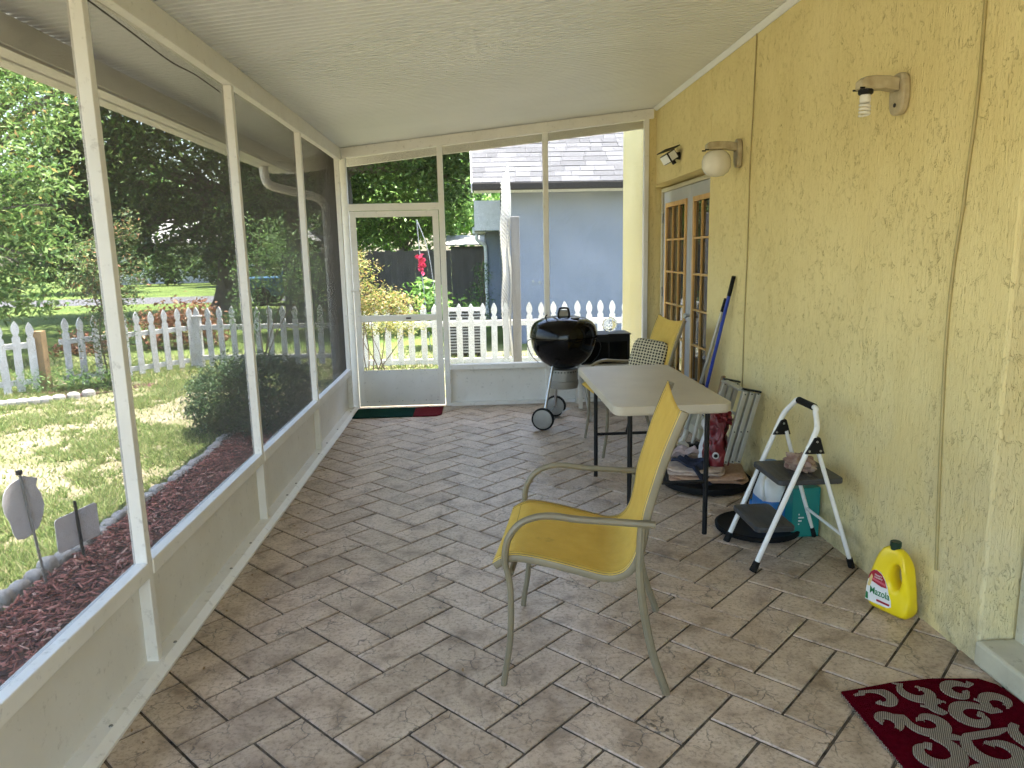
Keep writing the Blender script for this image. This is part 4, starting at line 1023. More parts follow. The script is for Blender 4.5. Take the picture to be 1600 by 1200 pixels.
# edging stones
est = B()
def esf(u, v):
    a = 2*math.pi*u; e = .55; c_ = math.copysign(abs(math.cos(a))**e, math.cos(a)); s_ = math.copysign(abs(math.sin(a))**e, math.sin(a))
    th = max(0, (v-.45)/.55)*math.pi/2; q = max(.0001, math.cos(th))
    return (.050*c_*q**.6, .059*s_*q**.8, -.05+.09*min(1, v/.45)+.038*math.sin(th))
est.grid(esf, 20, 10, True)
eo = est.build('edging_stone', 'stone_edge', smooth=True)
k = 0; y = 1.5
def border_x(y): return -2.385+.035*math.sin(y*1.3)-.02*(y > 6)*(y-6)
while y < 7.9:
    o = eo if k == 0 else eo.copy()
    if k: COL.objects.link(o)
    o.location = (border_x(y)+random.uniform(-.008, .008), y, GZ-.018+random.uniform(-.014, .012)); o.rotation_euler = (random.uniform(-.16, .16), random.uniform(-.16, .16), random.uniform(-.22, .22)); o.scale = (random.uniform(.8, 1.05), random.uniform(.9, 1.05), random.uniform(.9, 1.1))
    tag(o, 'small grey scalloped edging stone between mulch bed and lawn', 'edging stone', 'edging stones along the mulch bed'); k += 1; y += .131
for i in range(12):
    o = eo.copy(); COL.objects.link(o); t_ = i/11
    o.location = (-6.1+1.15*t_, 8.35+1.15*t_+.12*math.sin(t_*6), GZ); o.rotation_euler = (0, 0, R_(-45)+random.uniform(-.2, .2)); o.scale = (1.2, 1.2, 1.1)
    tag(o, 'small pale edging stone near the brown fence post', 'edging stone', 'edging stones of the bed below the left fence')
tag(B().grid(lambda u, v: (-7.2+2.0*u+.9*v, 8.9+.3*u+1.0*v, GZ+.012+.02*math.sin(u*9)*math.sin(v*7)), 12, 8).build('mulch_soil', 'mulch_bed', fix=False), kind='structure')

s1 = thing('yard_sign', 'grey shield shaped yard sign seen from behind on thin stake', 'sign', (-2.22, 3.80, GZ))
def facing(cx, cy_, ang):
    return lambda a, b, d: (cx+a*math.cos(ang)-d*math.sin(ang), cy_+a*math.sin(ang)+d*math.cos(ang), b)
fn = facing(-2.34, 3.735, R_(62))
sh = [(-.085, .44), (-.055, .465), (-.02, .475), (.015, .49), (.05, .475), (.088, .46), (.075, .42), (.098, .37), (.105, .31), (.09, .25), (.06, .20), (.02, .175), (-.02, .16), (-.06, .17), (-.075, .20), (-.085, .27), (-.105, .32), (-.11, .37), (-.10, .41)]
B().prism(sh, lambda a, b, d: fn(a*.95, b-.02, d), .008, .013).build('sign_panel', 'sign_back', s1)
B().beam((-2.345, 3.73, .50), (-2.30, 3.76, GZ-.05), .016, .011, (1, 1, 0)).build('stake', 'ash_alu', s1)
B().box(-2.357, -2.333, 3.718, 3.742, .482, .506).build('stake_cap', 'black_plastic', s1, bevel=.003)
s2_ = thing('yard_sign', 'grey rectangular yard sign seen from behind on black stake', 'sign', (-2.20, 4.12, GZ))
fn2 = facing(-2.285, 4.09, R_(60))
B().prism([(x+.0, z+x*.12) for x, z in rr(-.125, .125, -.045, .155, .02, 4)], lambda a, b, d: fn2(a, b, d), .010, .015).build('sign_panel', 'sign_back', s2_)
B().beam((-2.292, 4.09, .215), (-2.278, 4.09, GZ-.05), .020, .013, (1, 1, 0)).build('stake', 'black_plastic', s2_)

# grass: patchy blades
def turf_mask(x, y):
    return noise.noise(Vector((x*.75, y*.75, 3)))+.55*noise.noise(Vector((x*2.1, y*2.1, 9)))+.45*noise.noise(Vector((x*6, y*6, 1)))+.35*noise.noise(Vector((x*17, y*17, 4)))
GX = []; GY = []; GH = []
while len(GX) < 100000:
    x = random.uniform(-9.5, -2.38); y = random.uniform(2.6, 12.5)
    if x > -2.6 and x > border_x(y)-.03: continue
    if random.random() > min(1, 14/(x*x+y*y)**.75): continue
    if not (-60 < proj((x, y, GZ))[0] < 700): continue
    mm = turf_mask(x, y)-.05+.20*(y > 9)+.30*(x > -2.85)
    if random.random() > max(.05, min(1, .16+mm*2.6)): continue
    GX.append(x); GY.append(y); GH.append(random.uniform(.018, .05)*(1+.8*max(0, mm)))
for (xa, xb, ya, yb_, n, hh) in ((-2.4, 3.0, 8.4, 11.9, 9000, .05), (-9, 0, 9.6, 13, 9000, .07)):
    for _ in range(n):
        GX.append(random.uniform(xa, xb)); GY.append(random.uniform(ya, yb_)); GH.append(hh*random.uniform(.5, 1.6))
gx = np.array(GX); gy = np.array(GY); gh = np.array(GH); n = len(gx)
az = RNG.uniform(0, 2*np.pi, n); w = RNG.uniform(.0035, .0075, n)*(1+np.hypot(gx, gy)*.05); ln = RNG.uniform(.3, 1.3, n)*gh; la = RNG.uniform(0, 2*np.pi, n)
b0 = np.stack([gx, gy, np.full(n, GZ-.002)], 1); sdv = np.stack([np.cos(az), np.sin(az), np.zeros(n)], 1)*w[:, None]
tip = b0+np.stack([np.cos(la)*ln, np.sin(la)*ln, gh], 1)
V = np.stack([b0-sdv, b0+sdv, tip], 1).reshape(-1, 3); Fq = np.arange(3*n).reshape(-1, 3)
tag(npmesh('grass', V, Fq, 'grass_blade', k=3), 'patchy bright green grass over the sandy yard', 'grass', kind='stuff')

# ------------------------------------------------------------------ vegetation builders
def leaf_cloud(C, size, asp=.42, flat=.5, cup=0):
    n = len(C); nrm = RNG.normal(0, 1, (n, 3)); nrm[:, 2] = np.abs(nrm[:, 2])+flat; nrm /= np.linalg.norm(nrm, axis=1)[:, None]
    d = RNG.normal(0, 1, (n, 3)); d[:, 2] -= .25; d -= nrm*(d*nrm).sum(1)[:, None]; d /= np.linalg.norm(d, axis=1)[:, None]
    s = np.cross(nrm, d); L = size*RNG.uniform(.6, 1.35, n)
    base = C-d*(L*.5)[:, None]; tip = C+d*(L*.5)[:, None]-nrm*(L*.08)[:, None]; md = C+nrm*(L*.05)[:, None]
    l = md+s*(L*asp*.5)[:, None]; r = md-s*(L*asp*.5)[:, None]
    V = np.stack([base, r, tip, l], 1).reshape(-1, 3); return V, np.arange(4*n).reshape(-1, 4)
def crown_pts(blobs, n, per=26, spread=.22, shell=.55):
    w = np.array([b[3]*b[4]*b[5] for b in blobs])**.67; w /= w.sum(); out = []
    for b, k in zip(blobs, (w*n/per).astype(int)+1):
        d = RNG.normal(0, 1, (k, 3)); d /= np.linalg.norm(d, axis=1)[:, None]; r = RNG.uniform(shell**3, 1, k)**(1/3)
        cc = np.array(b[:3])+d*r[:, None]*np.array(b[3:6])
        sp = spread*min(b[3:6])
        pts = cc[:, None, :]+RNG.normal(0, 1, (k, per, 3))*np.array([sp, sp, sp*.6])
        out.append(pts.reshape(-1, 3))
    return np.concatenate(out)
def limb_path(a, b, n=5, wob=.12):
    a = Vector(a); b = Vector(b); L = (b-a).length
    return smooth_path([a.lerp(b, i/n)+Vector((random.uniform(-1, 1), random.uniform(-1, 1), random.uniform(-.5, .5)))*wob*L*.3*(0 < i < n) for i in range(n+1)], 3)
def tree(name, label, base, h_trunk, r, blobs, nleaf, lsize, mat, per=26, spread=.22, asp=.42, lean=(0, 0), group=None, flat=.5):
    t_ = thing(name, label, 'tree', base, group)
    top = Vector(base)+Vector((lean[0], lean[1], h_trunk))
    p = limb_path(base, top, 5, .08); n = len(p)
    m = B(); m.tube(p, [r*(1.25-.6*i/(n-1)) if i else r*1.5 for i in range(n)], 12)
    for b in blobs:
        q = limb_path(top-Vector((0, 0, random.uniform(0, h_trunk*.25))), b[:3], 4, .2); k = len(q)
        m.tube(q, [r*.5*(1-.8*i/(k-1)) for i in range(k)], 7)
        for _ in range(3):
            e = Vector(b[:3])+Vector((random.uniform(-.7, .7)*b[3], random.uniform(-.7, .7)*b[4], random.uniform(-.5, .7)*b[5]))
            q2 = limb_path(q[k*2//3], e, 3, .2); kk = len(q2); m.tube(q2, [r*.2*(1-.8*i/(kk-1)) for i in range(kk)], 5)
    m.build('trunk', 'bark', t_, smooth=True, fix=False)
    V, Fq = leaf_cloud(crown_pts(blobs, nleaf, per, spread), lsize, asp, flat); npmesh('crown', V, Fq, mat, t_)
    return t_

# left tree with pale leaves
tree('leafy_tree', 'pale green leafy tree hanging over the left fence', (-9.2, 13.0, GZ), 2.6, .16,
     [(-9.3, 12.6, 2.0, 1.7, 1.4, 1.3), (-8.0, 12.8, 3.2, 1.4, 1.4, 1.3), (-9.8, 12.2, 3.8, 1.6, 1.4, 1.3), (-8.6, 13.0, 4.9, 1.6, 1.5, 1.2), (-7.4, 12.6, 1.7, .9, .9, .8), (-10.6, 12.6, 2.5, 1.4, 1.3, 1.5), (-7.5, 13.6, 4.3, 1.0, 1.0, .8), (-9.8, 13.4, 5.9, 1.6, 1.4, 1.0), (-8.6, 12.2, 1.05, 1.1, .8, .65), (-10.2, 12.0, .95, 1.2, .8, .7), (-7.7, 12.6, .9, .8, .6, .45), (-9.3, 11.8, .6, 1.0, .6, .35), (-7.4, 12.4, 2.6, .9, .9, .8)], 25000, .135, 'leaf_light', per=22, spread=.22, asp=.32)
# dark oaks across the yard
tree('oak_tree', 'large dark oak behind the left fence with leaning trunk', (-8.0, 24.0, GZ), 4.0, .34,
     [(-10.5, 23, 6.2, 2.4, 2.2, 1.7), (-8.0, 23.4, 6.8, 2.4, 2.4, 1.8), (-5.6, 23.5, 6.2, 2.2, 2.2, 1.9), (-9.4, 22.5, 4.2, 2.0, 1.6, 1.2), (-12.2, 23.5, 4.2, 1.7, 1.6, 1.6), (-6.4, 22.8, 4.3, 1.6, 1.6, 1.1), (-11.2, 22.8, 2.6, 1.2, 1.1, .8), (-8.6, 24.5, 8.4, 2.6, 2.4, 1.6), (-10.2, 22.2, 2.5, .8, .8, .6), (-8.9, 22.4, 2.6, 1.1, .9, .8), (-7.2, 22.2, 2.7, 1.1, .9, .8), (-12.6, 22.6, 2.2, 1.2, 1, .8), (-10.6, 22.6, 4.8, 1.5, 1.2, 1.2), (-6.0, 22.5, 2.9, 1.1, .9, .8), (-9.8, 21.9, 1.6, .7, .6, .4), (-11.8, 21.8, 1.3, 1.3, .8, .5), (-8.0, 21.9, 1.75, 1.0, .7, .45), (-6.6, 22, 1.7, .9, .7, .5), (-13.6, 22, 3.2, 1.2, 1, 1)], 52000, .2, 'leaf_oak', per=22, spread=.24, asp=.45, lean=(.9, 0))
tree('oak_tree', 'dark oak filling the narrow screen bay before the corner', (-4.9, 21.0, GZ), 4.2, .30,
     [(-5.6, 20.5, 5.2, 1.8, 1.6, 1.5), (-4.0, 20.5, 5.8, 1.8, 1.6, 1.6), (-4.6, 20.3, 3.4, 1.5, 1.2, .9), (-3.2, 20.8, 3.9, 1.5, 1.3, 1.2), (-3.0, 21, 2.3, 1.1, 1.0, .8), (-5.9, 20.6, 2.6, .9, .8, .6)], 20000, .19, 'leaf_oak', per=22, spread=.24, asp=.45)
# behind far fence
tree('oak_tree', 'thick trunked oak behind the screen door transom', (-2.95, 17.4, GZ), 4.6, .36,
     [(-2.6, 16.8, 5.0, 1.7, 1.4, 1.2), (-1.3, 17.0, 4.9, 1.5, 1.4, 1.2), (-.4, 17.6, 4.6, 1.2, 1.2, 1.2), (-1.6, 17.2, 3.6, 1.2, 1.0, .6), (-.5, 17.8, 3.3, .8, .8, .7)], 24000, .13, 'leaf_oak', per=22, spread=.25, asp=.45)
tree('leafy_tree', 'bright green young tree behind the dark wood fence', (-1.9, 20.2, GZ), 2.0, .10,
     [(-2.2, 20, 2.5, 1.1, .9, .8), (-1.1, 20.2, 2.7, .9, .9, .8), (-2.6, 20.2, 3.3, .9, .8, .7), (-.5, 20.3, 3.1, .6, .7, .7), (-1.5, 20.2, 3.5, 1.0, .9, .7)], 14000, .13, 'leaf_mid', per=20, spread=.26)
tree('oak_tree', 'added oak, crown mostly out of view, shading the yard behind the left fence', (-12.4, 18.0, GZ), 4.6, .30,  # extra tree added above the view to shade the lawn
     [(-11.5, 17.2, 6.2, 2.2, 1.8, 1.0), (-8.6, 16.8, 6.4, 2.2, 1.9, 1.0), (-6.2, 16.4, 6.6, 2.0, 1.8, .9), (-13.5, 17.5, 6.0, 2.0, 1.8, 1.1), (-9.5, 19.2, 6.8, 2.4, 1.6, 1.0)], 16000, .2, 'leaf_oak', per=20, spread=.26, asp=.45)
# distant tree belt
k = 0
for (x, y, w_, h_) in ((-34, 52, 6, 8), (-25, 60, 6, 9), (-17, 64, 6, 8), (-9, 58, 5, 9), (-2, 46, 5, 8), (4, 52, 6, 9), (-20, 40, 3.5, 6), (-30, 36, 4.5, 7), (11, 60, 6, 9), (-13, 46, 3.5, 7)):
    lab_ = ['at the left end of the distant tree belt', 'second from left in the distant tree belt', 'behind the far lawn, middle of the tree belt', 'right of the white distant house', 'far behind the dark wood fence', 'far behind the grey neighbour roof', 'beyond the driveway left of white house', 'beyond road behind the pale leafy tree', 'hidden behind the neighbour house', 'between the driveway and far white house'][k]
    tree('broadleaf_tree', 'distant tree '+lab_, (x, y, GZ), h_*.35, .28, [(x-w_*.35, y, h_*.5, w_*.5, w_*.5, h_*.28), (x+w_*.35, y, h_*.55, w_*.5, w_*.5, h_*.28), (x, y, h_*.8, w_*.5, w_*.5, h_*.25)], 4200, .45, 'leaf_mid' if k % 3 else 'leaf_oak', per=14, spread=.28, asp=.6, group='distant trees'); k += 1

def shrub(name, label, base, blobs, nleaf, ls, mat, stems, per=16, spread=.3, asp=.4, sr=.008, cat='shrub', shell=.3):
    t_ = thing(name, label, cat, base)
    m = B()
    for e in stems:
        q = limb_path((base[0]+random.uniform(-.06, .06), base[1]+random.uniform(-.06, .06), base[2]), e, 4, .18); kk = len(q); m.tube(q, [sr*(1.2-.8*i/(kk-1)) for i in range(kk)], 5)
    m.build('stem', 'twig', t_, smooth=True, fix=False)
    V, Fq = leaf_cloud(crown_pts(blobs, nleaf, per, spread, shell), ls, asp); npmesh('foliage', V, Fq, mat, t_)
    return t_
# clipped bush in mulch bed
shrub('clipped_bush', 'rounded dark green bush between mulch bed and lawn', (-2.13, 7.25, GZ), [(-2.21, 7.2, .22, .60, .56, .42), (-1.98, 7.15, .20, .46, .5, .40), (-2.45, 7.3, .15, .42, .42, .36), (-2.10, 7.2, -.0, .5, .45, .22)], 30000, .032, 'leaf_box', [(-2.33, 7.1, .3), (-2.05, 7.3, .4), (-2.4, 7.4, .3), (-1.9, 7.1, .25)], per=22, spread=.12, asp=.5, sr=.014, shell=.72)
shrub('nandina_shrub', 'yellow and orange leaved shrub outside the screen door', (-1.45, 9.9, GZ), [(-1.55, 9.9, 1.15, .32, .32, .38), (-1.25, 9.95, .92, .34, .3, .20), (-1.0, 10.0, .86, .34, .3, .17), (-1.62, 9.9, .8, .28, .28, .2), (-1.6, 9.9, 1.5, .16, .2, .16)], 4000, .05, 'leaf_nandina', [(-1.55, 9.9, 1.3), (-1.3, 9.9, .95), (-1.05, 10, .88), (-1.65, 9.9, .9), (-1.6, 9.9, 1.6)], per=12, spread=.28, asp=.36)
shrub('nandina_shrub', 'pale leafy shrub low against far picket fence by door', (-1.35, 10.5, GZ), [(-1.5, 10.5, .55, .35, .25, .18), (-1.05, 10.5, .56, .35, .25, .16), (-1.7, 10.5, .75, .25, .25, .2)], 2600, .045, 'leaf_nandina_green', [(-1.5, 10.5, .5), (-1.0, 10.5, .5), (-1.7, 10.5, .7)], per=12, spread=.3, asp=.36)
shrub('tall_shrub', 'tall narrow shrub with reddish tips in front of left fence', (-5.0, 10.25, GZ), [(-5.0, 10.25, .5, .24, .22, .5), (-4.95, 10.25, 1.1, .26, .24, .4), (-5.05, 10.2, 1.6, .3, .25, .35), (-4.7, 10.25, 1.3, .25, .22, .5), (-4.65, 10.3, 1.95, .16, .16, .35), (-5.2, 10.2, 1.25, .25, .2, .25)], 3800, .06, 'leaf_tall', [(-5, 10.2, 1.6), (-4.8, 10.25, 1.9), (-5.1, 10.25, 1.4), (-4.6, 10.3, 2.2), (-4.9, 10.2, 1.2)], per=10, spread=.35, asp=.34, sr=.012)
shrub('twiggy_shrub', 'thin twiggy shrub against fence seen through the third bay', (-3.2, 11.1, GZ), [(-3.2, 11.0, 1.2, .35, .3, .5), (-3.0, 11.0, 1.8, .35, .3, .4), (-3.45, 11.1, .7, .25, .2, .4), (-2.7, 11.1, 1.4, .3, .3, .6), (-2.4, 11.2, 1.0, .3, .3, .7)], 3600, .055, 'leaf_weed', [(-3.2, 11, 1.5), (-3, 11, 2.1), (-3.4, 11, 1.0), (-2.6, 11.1, 1.8), (-2.4, 11.1, 1.4)], per=10, spread=.35, asp=.34)
shrub('weed_clump', 'green weeds growing at the foot of the left fence', (-5.7, 9.75, GZ), [(-5.6, 9.75, 0, .6, .2, .16), (-5.0, 9.95, .0, .4, .25, .16)], 1600, .06, 'leaf_weed', [(-5.5, 9.75, .1), (-5.2, 9.9, .1)], per=14, spread=.5, asp=.25)
shrub('vine_sprig', 'dark leafy sprig at the far left edge by the fence', (-5.0, 7.25, GZ), [(-4.98, 7.2, .55, .12, .1, .22), (-4.9, 7.15, .25, .13, .1, .2)], 60, .11, 'leaf_oak', [(-4.95, 7.2, .7), (-4.8, 7.15, .45), (-4.85, 7.1, .15)], per=6, spread=.5, asp=.55, sr=.006)
shrub('copper_shrub', 'low copper red leafy shrub beyond the left picket fence', (-6.3, 14.5, GZ), [(-6.0, 14.3, .25, .5, .4, .35), (-5.5, 14.6, .42, .55, .4, .40), (-7.2, 14.0, .0, .6, .5, .22), (-5.4, 14.5, .1, .6, .4, .3)], 2600, .10, 'leaf_copper', [(-6.4, 14.4, .4), (-5.8, 14.5, .6), (-7.4, 14, .2)], per=12, spread=.35, asp=.45)
shrub('garden_plant', 'lush green plants behind the far picket fence', (-.55, 13.2, GZ), [(-.7, 13.2, .45, .3, .3, .4), (-.2, 13.4, .35, .3, .3, .3), (-.9, 13.6, .8, .25, .3, .25)], 700, .16, 'leaf_mid', [(-.7, 13.2, .6), (-.2, 13.4, .5)], per=8, spread=.4, asp=.5, cat='plant')
shrub('garden_plant', 'dark feathery plant by the grey wall downspout', (.15, 14.2, GZ), [(.1, 14.2, .5, .25, .25, .5), (.18, 14.2, 1.1, .15, .15, .4), (-.1, 14.0, .2, .3, .3, .3)], 1600, .06, 'leaf_oak', [(.1, 14.2, .9), (.2, 14.2, 1.5)], per=10, spread=.4, asp=.3, cat='plant')

# ------------------------------------------------------------------ picket fences
PK = [(-.044, 0), (.044, 0), (.044, .70), (.030, .715), (.026, .735), (.040, .765), (.046, .80), (.042, .835), (.028, .87), (.010, .90), (0, .912), (-.010, .90), (-.028, .87), (-.042, .835), (-.046, .80), (-.040, .765), (-.026, .735), (-.030, .715), (-.044, .70)]
def picket_mesh(mat):
    o = B().prism(PK, lambda a, b, d: (a, d, b), -.028, -.010).build('picket', mat); me_ = o.data; bpy.data.objects.remove(o); return me_
PM = {m_: picket_mesh(m_) for m_ in ('fence_white', 'fence_old')}
def fence(label, a, b, mat, pitch, rails=((.13, .20), (.60, .675)), posts_=(), cap=False, jit=.01, skip=(), h=1.0):
    a = Vector((*a, GZ)); b = Vector((*b, GZ)); d = b-a; L = d.length; ang = math.atan2(d.y, d.x)
    t_ = thing('picket_fence', label, 'fence', a); t_.rotation_euler = (0, 0, ang); OFF[t_] = Vector((0, 0, 0))
    n = int(L/pitch)
    for i in range(n+1):
        if i in skip: continue
        o = bpy.data.objects.new('picket', PM[mat]); COL.objects.link(o); o.parent = t_
        o.location = (pitch*(i+.3)+random.uniform(-jit, jit), 0, .04+random.uniform(-jit, jit)); o.rotation_euler = (0, random.uniform(-jit, jit)*1.5, 0); o.scale = (1, 1, h)
    for z0, z1 in rails: B().box(0, L, -.008, .030, z0, z1).build('rail', mat, t_, bevel=.004)
    for p in posts_:
        m = B().box(p-.055, p+.055, -.04, .07, -.1, .80)
        if cap: m.box(p-.07, p+.07, -.055, .085, .8002, .825)
        m.build('post', mat, t_, bevel=.006)
    return t_
fence('weathered white picket fence running left of the brown post', (-7.9, 7.9), (-5.75, 9.78), 'fence_old', .155, jit=.018)
fence('weathered white picket fence between brown post and tall shrub', (-5.55, 10.05), (-4.45, 11.55), 'fence_old', .205, rails=((.10, .17), (.60, .67)), jit=.012)
fence('white picket fence with capped post behind the rounded bush', (-4.38, 11.65), (-1.80, 11.38), 'fence_old', .195, posts_=(.05, 2.5), cap=True)
fence('bright white picket fence outside the far end of the porch', (-1.72, 11.12), (3.2, 10.92), 'fence_white', .178, jit=.006, rails=((.04, .12), (.60, .685)), posts_=(0.02, 4.8))
bpst = tag(B().box(-5.755, -5.635, 9.80, 9.92, GZ-.1, .66).build('fence_post', 'post_brown', bevel=.006), 'new brown wooden post standing in the old picket fence', 'post')

# lattice panel and grey post outside far wall
la = thing('lattice_panel', 'warped white lattice panel standing edge on beside grey post', 'lattice', (.46, 10.7, GZ))
LA = Vector((.52, 10.62, GZ)); 
def latp(u, v): return Vector((.385+.135*u+(.014*math.sin(v*15+u*2))+.01*v, 10.36+u*.30, .02+v*(2.45+.28*u)))
nS = 30
for sgn in (1, -1):
    for k in range(-6, 46):
        pts_ = []
        for i in range(9):
            u = i/8; v = (k+ (u*6 if sgn > 0 else 6-u*6))/46
            if 0 <= v <= 1: pts_.append(latp(u, v)+Vector((.004*sgn, 0, 0)))
        if len(pts_) > 1:
            B().tube(pts_, .0085, 4, sx=.4).build('slat', 'lattice_white', la, fix=False)
B().tube([latp(1.02, i/30) for i in range(31)], .016, 4).build('edge_trim', 'lattice_white', la, fix=False)
gp_ = tag(B().box(.545, .665, 10.55, 10.64, GZ-.1, 2.03).build('fence_post', 'post_grey', bevel=.005), 'tall grey weathered wooden post beside the lattice panel', 'post')

# ------------------------------------------------------------------ neighbour house
nh = thing('neighbour_house', 'blue grey stucco house with grey shingle roof beyond the fence', 'house', (3.5, 15, GZ))
YH = 13.6
B().box(.62, 9.5, YH, 22, GZ, 2.62).build('wall', 'house_blue', nh)
B().box(.30, .619, 17.0, 22, GZ, 2.6).build('back_wing_wall', 'house_blue', nh)
ez, ey, sl = 2.62, 13.05, .55
rp_ = B(); rp_.add([(x, y, ez+(y-ey)*sl+dz) for x in (.03, 10) for y in (ey, 18.4) for dz in (0, .09)], [(0, 1, 3, 2), (4, 6, 7, 5), (0, 4, 5, 1), (2, 3, 7, 6), (1, 5, 7, 3), (0, 2, 6, 4)])
roof = rp_.build('roof', 'roof_top', nh)
B().box(.02, 10, ey-.10, ey-.005, ez-.03, ez+.085).build('gutter', 'fascia_brown', nh, bevel=.01)
B().box(.05, 10, ey, YH-.001, ez-.032, ez-.012).build('soffit', 'far_wall', nh)
shm = B().box(0, 1, 0, .27, 0, .014).build('shingle_seed', 'shingle', None); me_s = shm.data; bpy.data.objects.remove(shm)
sa = math.atan(sl); cnt = 0; row = 0
exq = .22
restS = B()
while row < 22:
    yb_ = ey+row*exq*math.cos(sa); zb_ = ez+.092+row*exq*math.sin(sa); x = .02-random.uniform(0, .2)
    while x < 6:
        w_ = random.uniform(.18, .46); x0_ = max(x, .02); 
        if x+w_ > .06:
            vis = row < 17 and x < 3.3 and cnt < 298
            if vis:
                o = bpy.data.objects.new('shingle', me_s); COL.objects.link(o); o.parent = roof
                o.location = Vector((x0_+.003, yb_, zb_+random.uniform(0, .006)))-OFF[roof]; o.rotation_euler = (sa-.03, 0, 0); o.scale = (x+w_-x0_-.006, 1, 1); cnt += 1
            else: restS.beam((x0_+w_/2, yb_, zb_+.004), (x0_+w_/2, yb_+.27*math.cos(sa), zb_+.27*math.sin(sa)), w_-.006, .012)
        x += w_
    row += 1
restS.build('shingle_field', 'shingle', roof, kind='stuff')
B().box(.01, .045, ey, 18.4, 0, 1).v  # (no-op)
rk = B(); rk.add([(x, y, ez+(y-ey)*sl+dz) for x in (.0, .028) for y in (ey, 18.4) for dz in (-.06, .10)], [(0, 1, 3, 2), (4, 6, 7, 5), (0, 4, 5, 1), (2, 3, 7, 6), (1, 5, 7, 3), (0, 2, 6, 4)]); rk.build('rake_board', 'far_wall', nh)
B().box(.05, .62, 16.0, 16.98, 2.0, 2.62).build('back_wing_soffit', 'far_wall', nh)
B().box(.0, .30, 16.9, 18.5, 1.95, 2.1).build('back_gutter', 'far_wall', nh, bevel=.01)
B().tube(smooth_path([(.10, 16.95, 1.95), (.10, 16.95, 1.82), (.25, 16.96, 1.72), (.29, 16.97, 1.6), (.29, 16.97, 1.0), (.29, 16.97, GZ)], 5), .04, 8).build('downspout', 'far_wall', nh, smooth=True)
B().tube([(.56, 13.55, GZ), (.56, 13.55, 2.6)], .045, 8).build('dark_strip', 'fascia_brown', nh, smooth=True)  # narrow dark upright at the left corner of the wall
for q in ((1.12, 1.0), (1.24, .98), (1.36, 1.02)): B().tube([(q[0]-.03, YH-.03, q[1]), (q[0]-.03, YH+.01, q[1])], .025, 8).build('wall_pipe', 'ac_grey', nh, smooth=True)

ac = thing('condenser_unit', 'grey air conditioning condenser behind white pickets', 'condenser', (.0, 12.3, GZ))
B().box(-.42, .16, 11.95, 12.5, GZ+.02, .60).build('cabinet', 'dark_metal', ac, bevel=.02)
for k in range(14): B().box(-.425, .165, 11.942, 11.949, GZ+.08+k*.048, GZ+.105+k*.048).build('louver', 'ac_grey', ac)
B().box(-.44, .18, 11.93, 12.52, .601, .63).build('top_cover', 'ac_grey', ac, bevel=.01)
# dark wood fence behind, boards
df = thing('board_fence', 'dark weathered board fence behind the garden', 'fence', (-1, 18.2, GZ))
x = -4.6
k = 0
while x < .28:
    w_ = .1425; B().box(x, x+w_, 18.2, 18.22, GZ, 1.62+.02*math.sin(k*2.7)).build('board', 'dark_fence', df); x += .145; k += 1
for z in (.2, 1.2): B().box(-4.6, .28, 18.221, 18.26, z, z+.09).build('rail', 'dark_fence', df)
sh_ = thing('garden_shed', 'low dark shed with light metal roof behind the board fence', 'shed', (-.1, 19.5, GZ))
B().box(-.55, .28, 19.0, 20.2, GZ, 1.70).build('wall', 'dark_fence', sh_)
B().add([(x, y, z+(y-18.8)*.16) for x in (-.7, .34) for y in (18.8, 20.4) for z in (1.72, 1.75)], [(0, 1, 3, 2), (4, 6, 7, 5), (0, 4, 5, 1), (2, 3, 7, 6), (1, 5, 7, 3), (0, 2, 6, 4)]).build('roof', 'ac_grey', sh_)
fl_ = thing('garden_ornament', 'pink flower ornament on a bent stake behind the fence', 'ornament', (-.82, 13.0, GZ))
B().tube(smooth_path([(-.80, 13.0, GZ), (-.88, 13, .9), (-.92, 13.0, 1.5), (-.95, 13, 2.12)], 5), .010, 6).build('stake', 'ac_grey', fl_, smooth=True)
B().tube(smooth_path([(-.66, 13.0, GZ), (-.70, 13, .9), (-.78, 13.0, 1.6), (-.95, 13, 2.12)], 5), .008, 6).build('stake', 'ac_grey', fl_, smooth=True)
pc_ = np.array([-.90, 12.97, 1.40])+RNG.normal(0, 1, (60, 3))*np.array([.03, .03, .075])
V, Fq = leaf_cloud(pc_, .085, .75, .2); npmesh('flower', V, Fq, 'pink_flower', fl_)

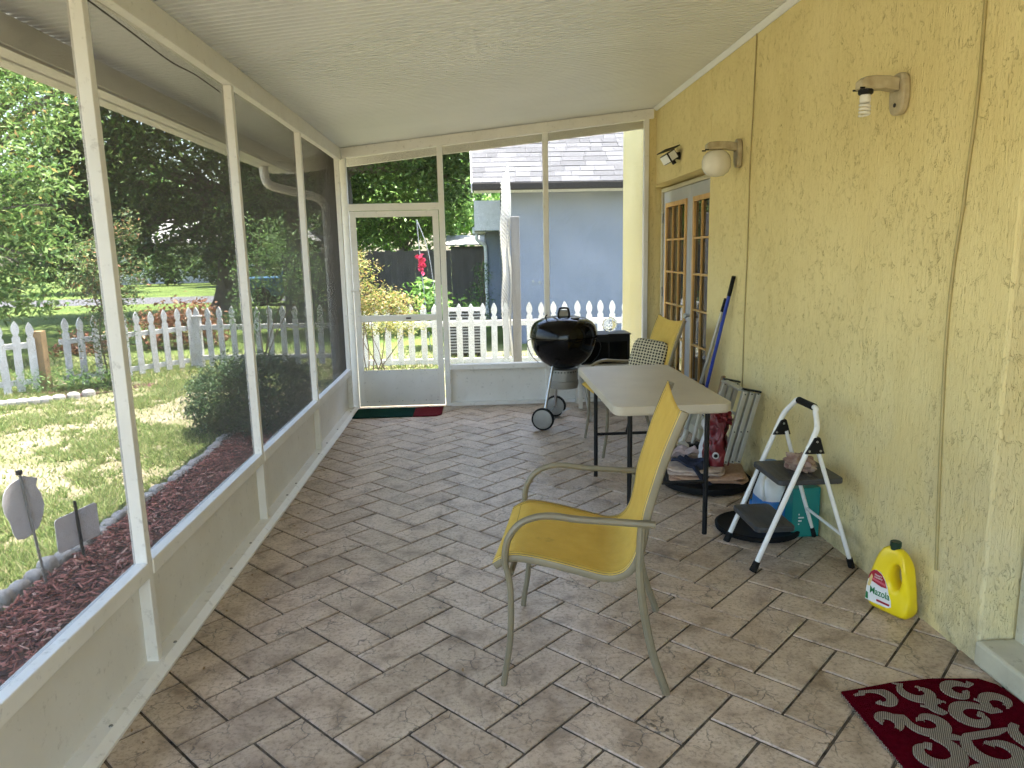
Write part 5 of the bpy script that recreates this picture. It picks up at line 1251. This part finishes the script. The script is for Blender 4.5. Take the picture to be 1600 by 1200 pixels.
# ------------------------------------------------------------------ beyond the yard
tag(B().add([(-60, 29, GZ+.006), (-1, 29, GZ+.006), (-1, 34, GZ+.006), (-60, 34, GZ+.006)], [(0, 1, 2, 3)]).build('road', 'asphalt'), kind='structure')
for i_, (hx, hy_, hr, lb_) in enumerate(((-19.6, 48.5, 1.5, 'leftmost low hedge bush in front of the white far house'), (-16.4, 49.0, 1.3, 'middle low hedge bush in front of the white far house'), (-13.2, 49.0, 1.6, 'rightmost low hedge bush in front of the white far house'))):
    shrub('hedge_bush', lb_, (hx, hy_, GZ), [(hx-.7, hy_, .9, hr, .8, 1.1), (hx+.8, hy_, .8, hr, .8, .9), (hx, hy_, 1.5, hr*.6, .7, .8)], 1800, .28, 'leaf_oak', [(hx, hy_, 1), (hx+.5, hy_, 1)], per=10, spread=.3, asp=.6, sr=.05)
wh = thing('far_house', 'white house far across the lawn seen under the oak', 'house', (-18, 56, GZ))
B().box(-26, -12, 53, 60, GZ, 2.7).build('wall', 'far_wall', wh)
B().add([(-27, 52, 2.6), (-11, 52, 2.6), (-11, 61, 2.6), (-27, 61, 2.6), (-24, 56.5, 5.0), (-14, 56.5, 5.0)], [(0, 1, 5, 4), (1, 2, 5), (2, 3, 4, 5), (3, 0, 4), (0, 3, 2, 1)]).build('roof', 'far_roof', wh)
for x in (-24, -20.5, -17, -14): B().box(x, x+1.3, 52.97, 52.995, 1.0, 2.1).build('window', 'dark_glass', wh)
cr_ = thing('parked_truck', 'small blue pickup truck parked beyond fence in the third bay', 'truck', (-6.4, 27, GZ))
B().prism([(-2.2, .35), (2.2, .35), (2.25, .75), (1.9, .95), (1.0, 1.0), (.55, 1.5), (-.5, 1.52), (-.75, 1.0), (-2.2, .98)], lambda a, b, d: (-6.0+a, 27+d, GZ+b), -.85, .85).build('body', 'car_blue', cr_, bevel=.05)
B().prism([(.9, 1.02), (.52, 1.42), (-.42, 1.44), (-.62, 1.02)], lambda a, b, d: (-6.0+a, 27+d, GZ+b), -.862, .862).build('side_window', 'dark_glass', cr_)
for sx in (-1.4, 1.4):
    for sy in (-.8, .8): B().lathe([(.0001, -.1), (.30, -.1), (.33, -.07), (.33, .07), (.30, .1), (.0001, .1)], 20, (-6.0+sx, 27+sy, GZ+.33), Matrix.Rotation(R_(90), 4, 'X')).build('wheel', 'black_rubber', cr_, smooth=True)
bpy.context.view_layer.update()
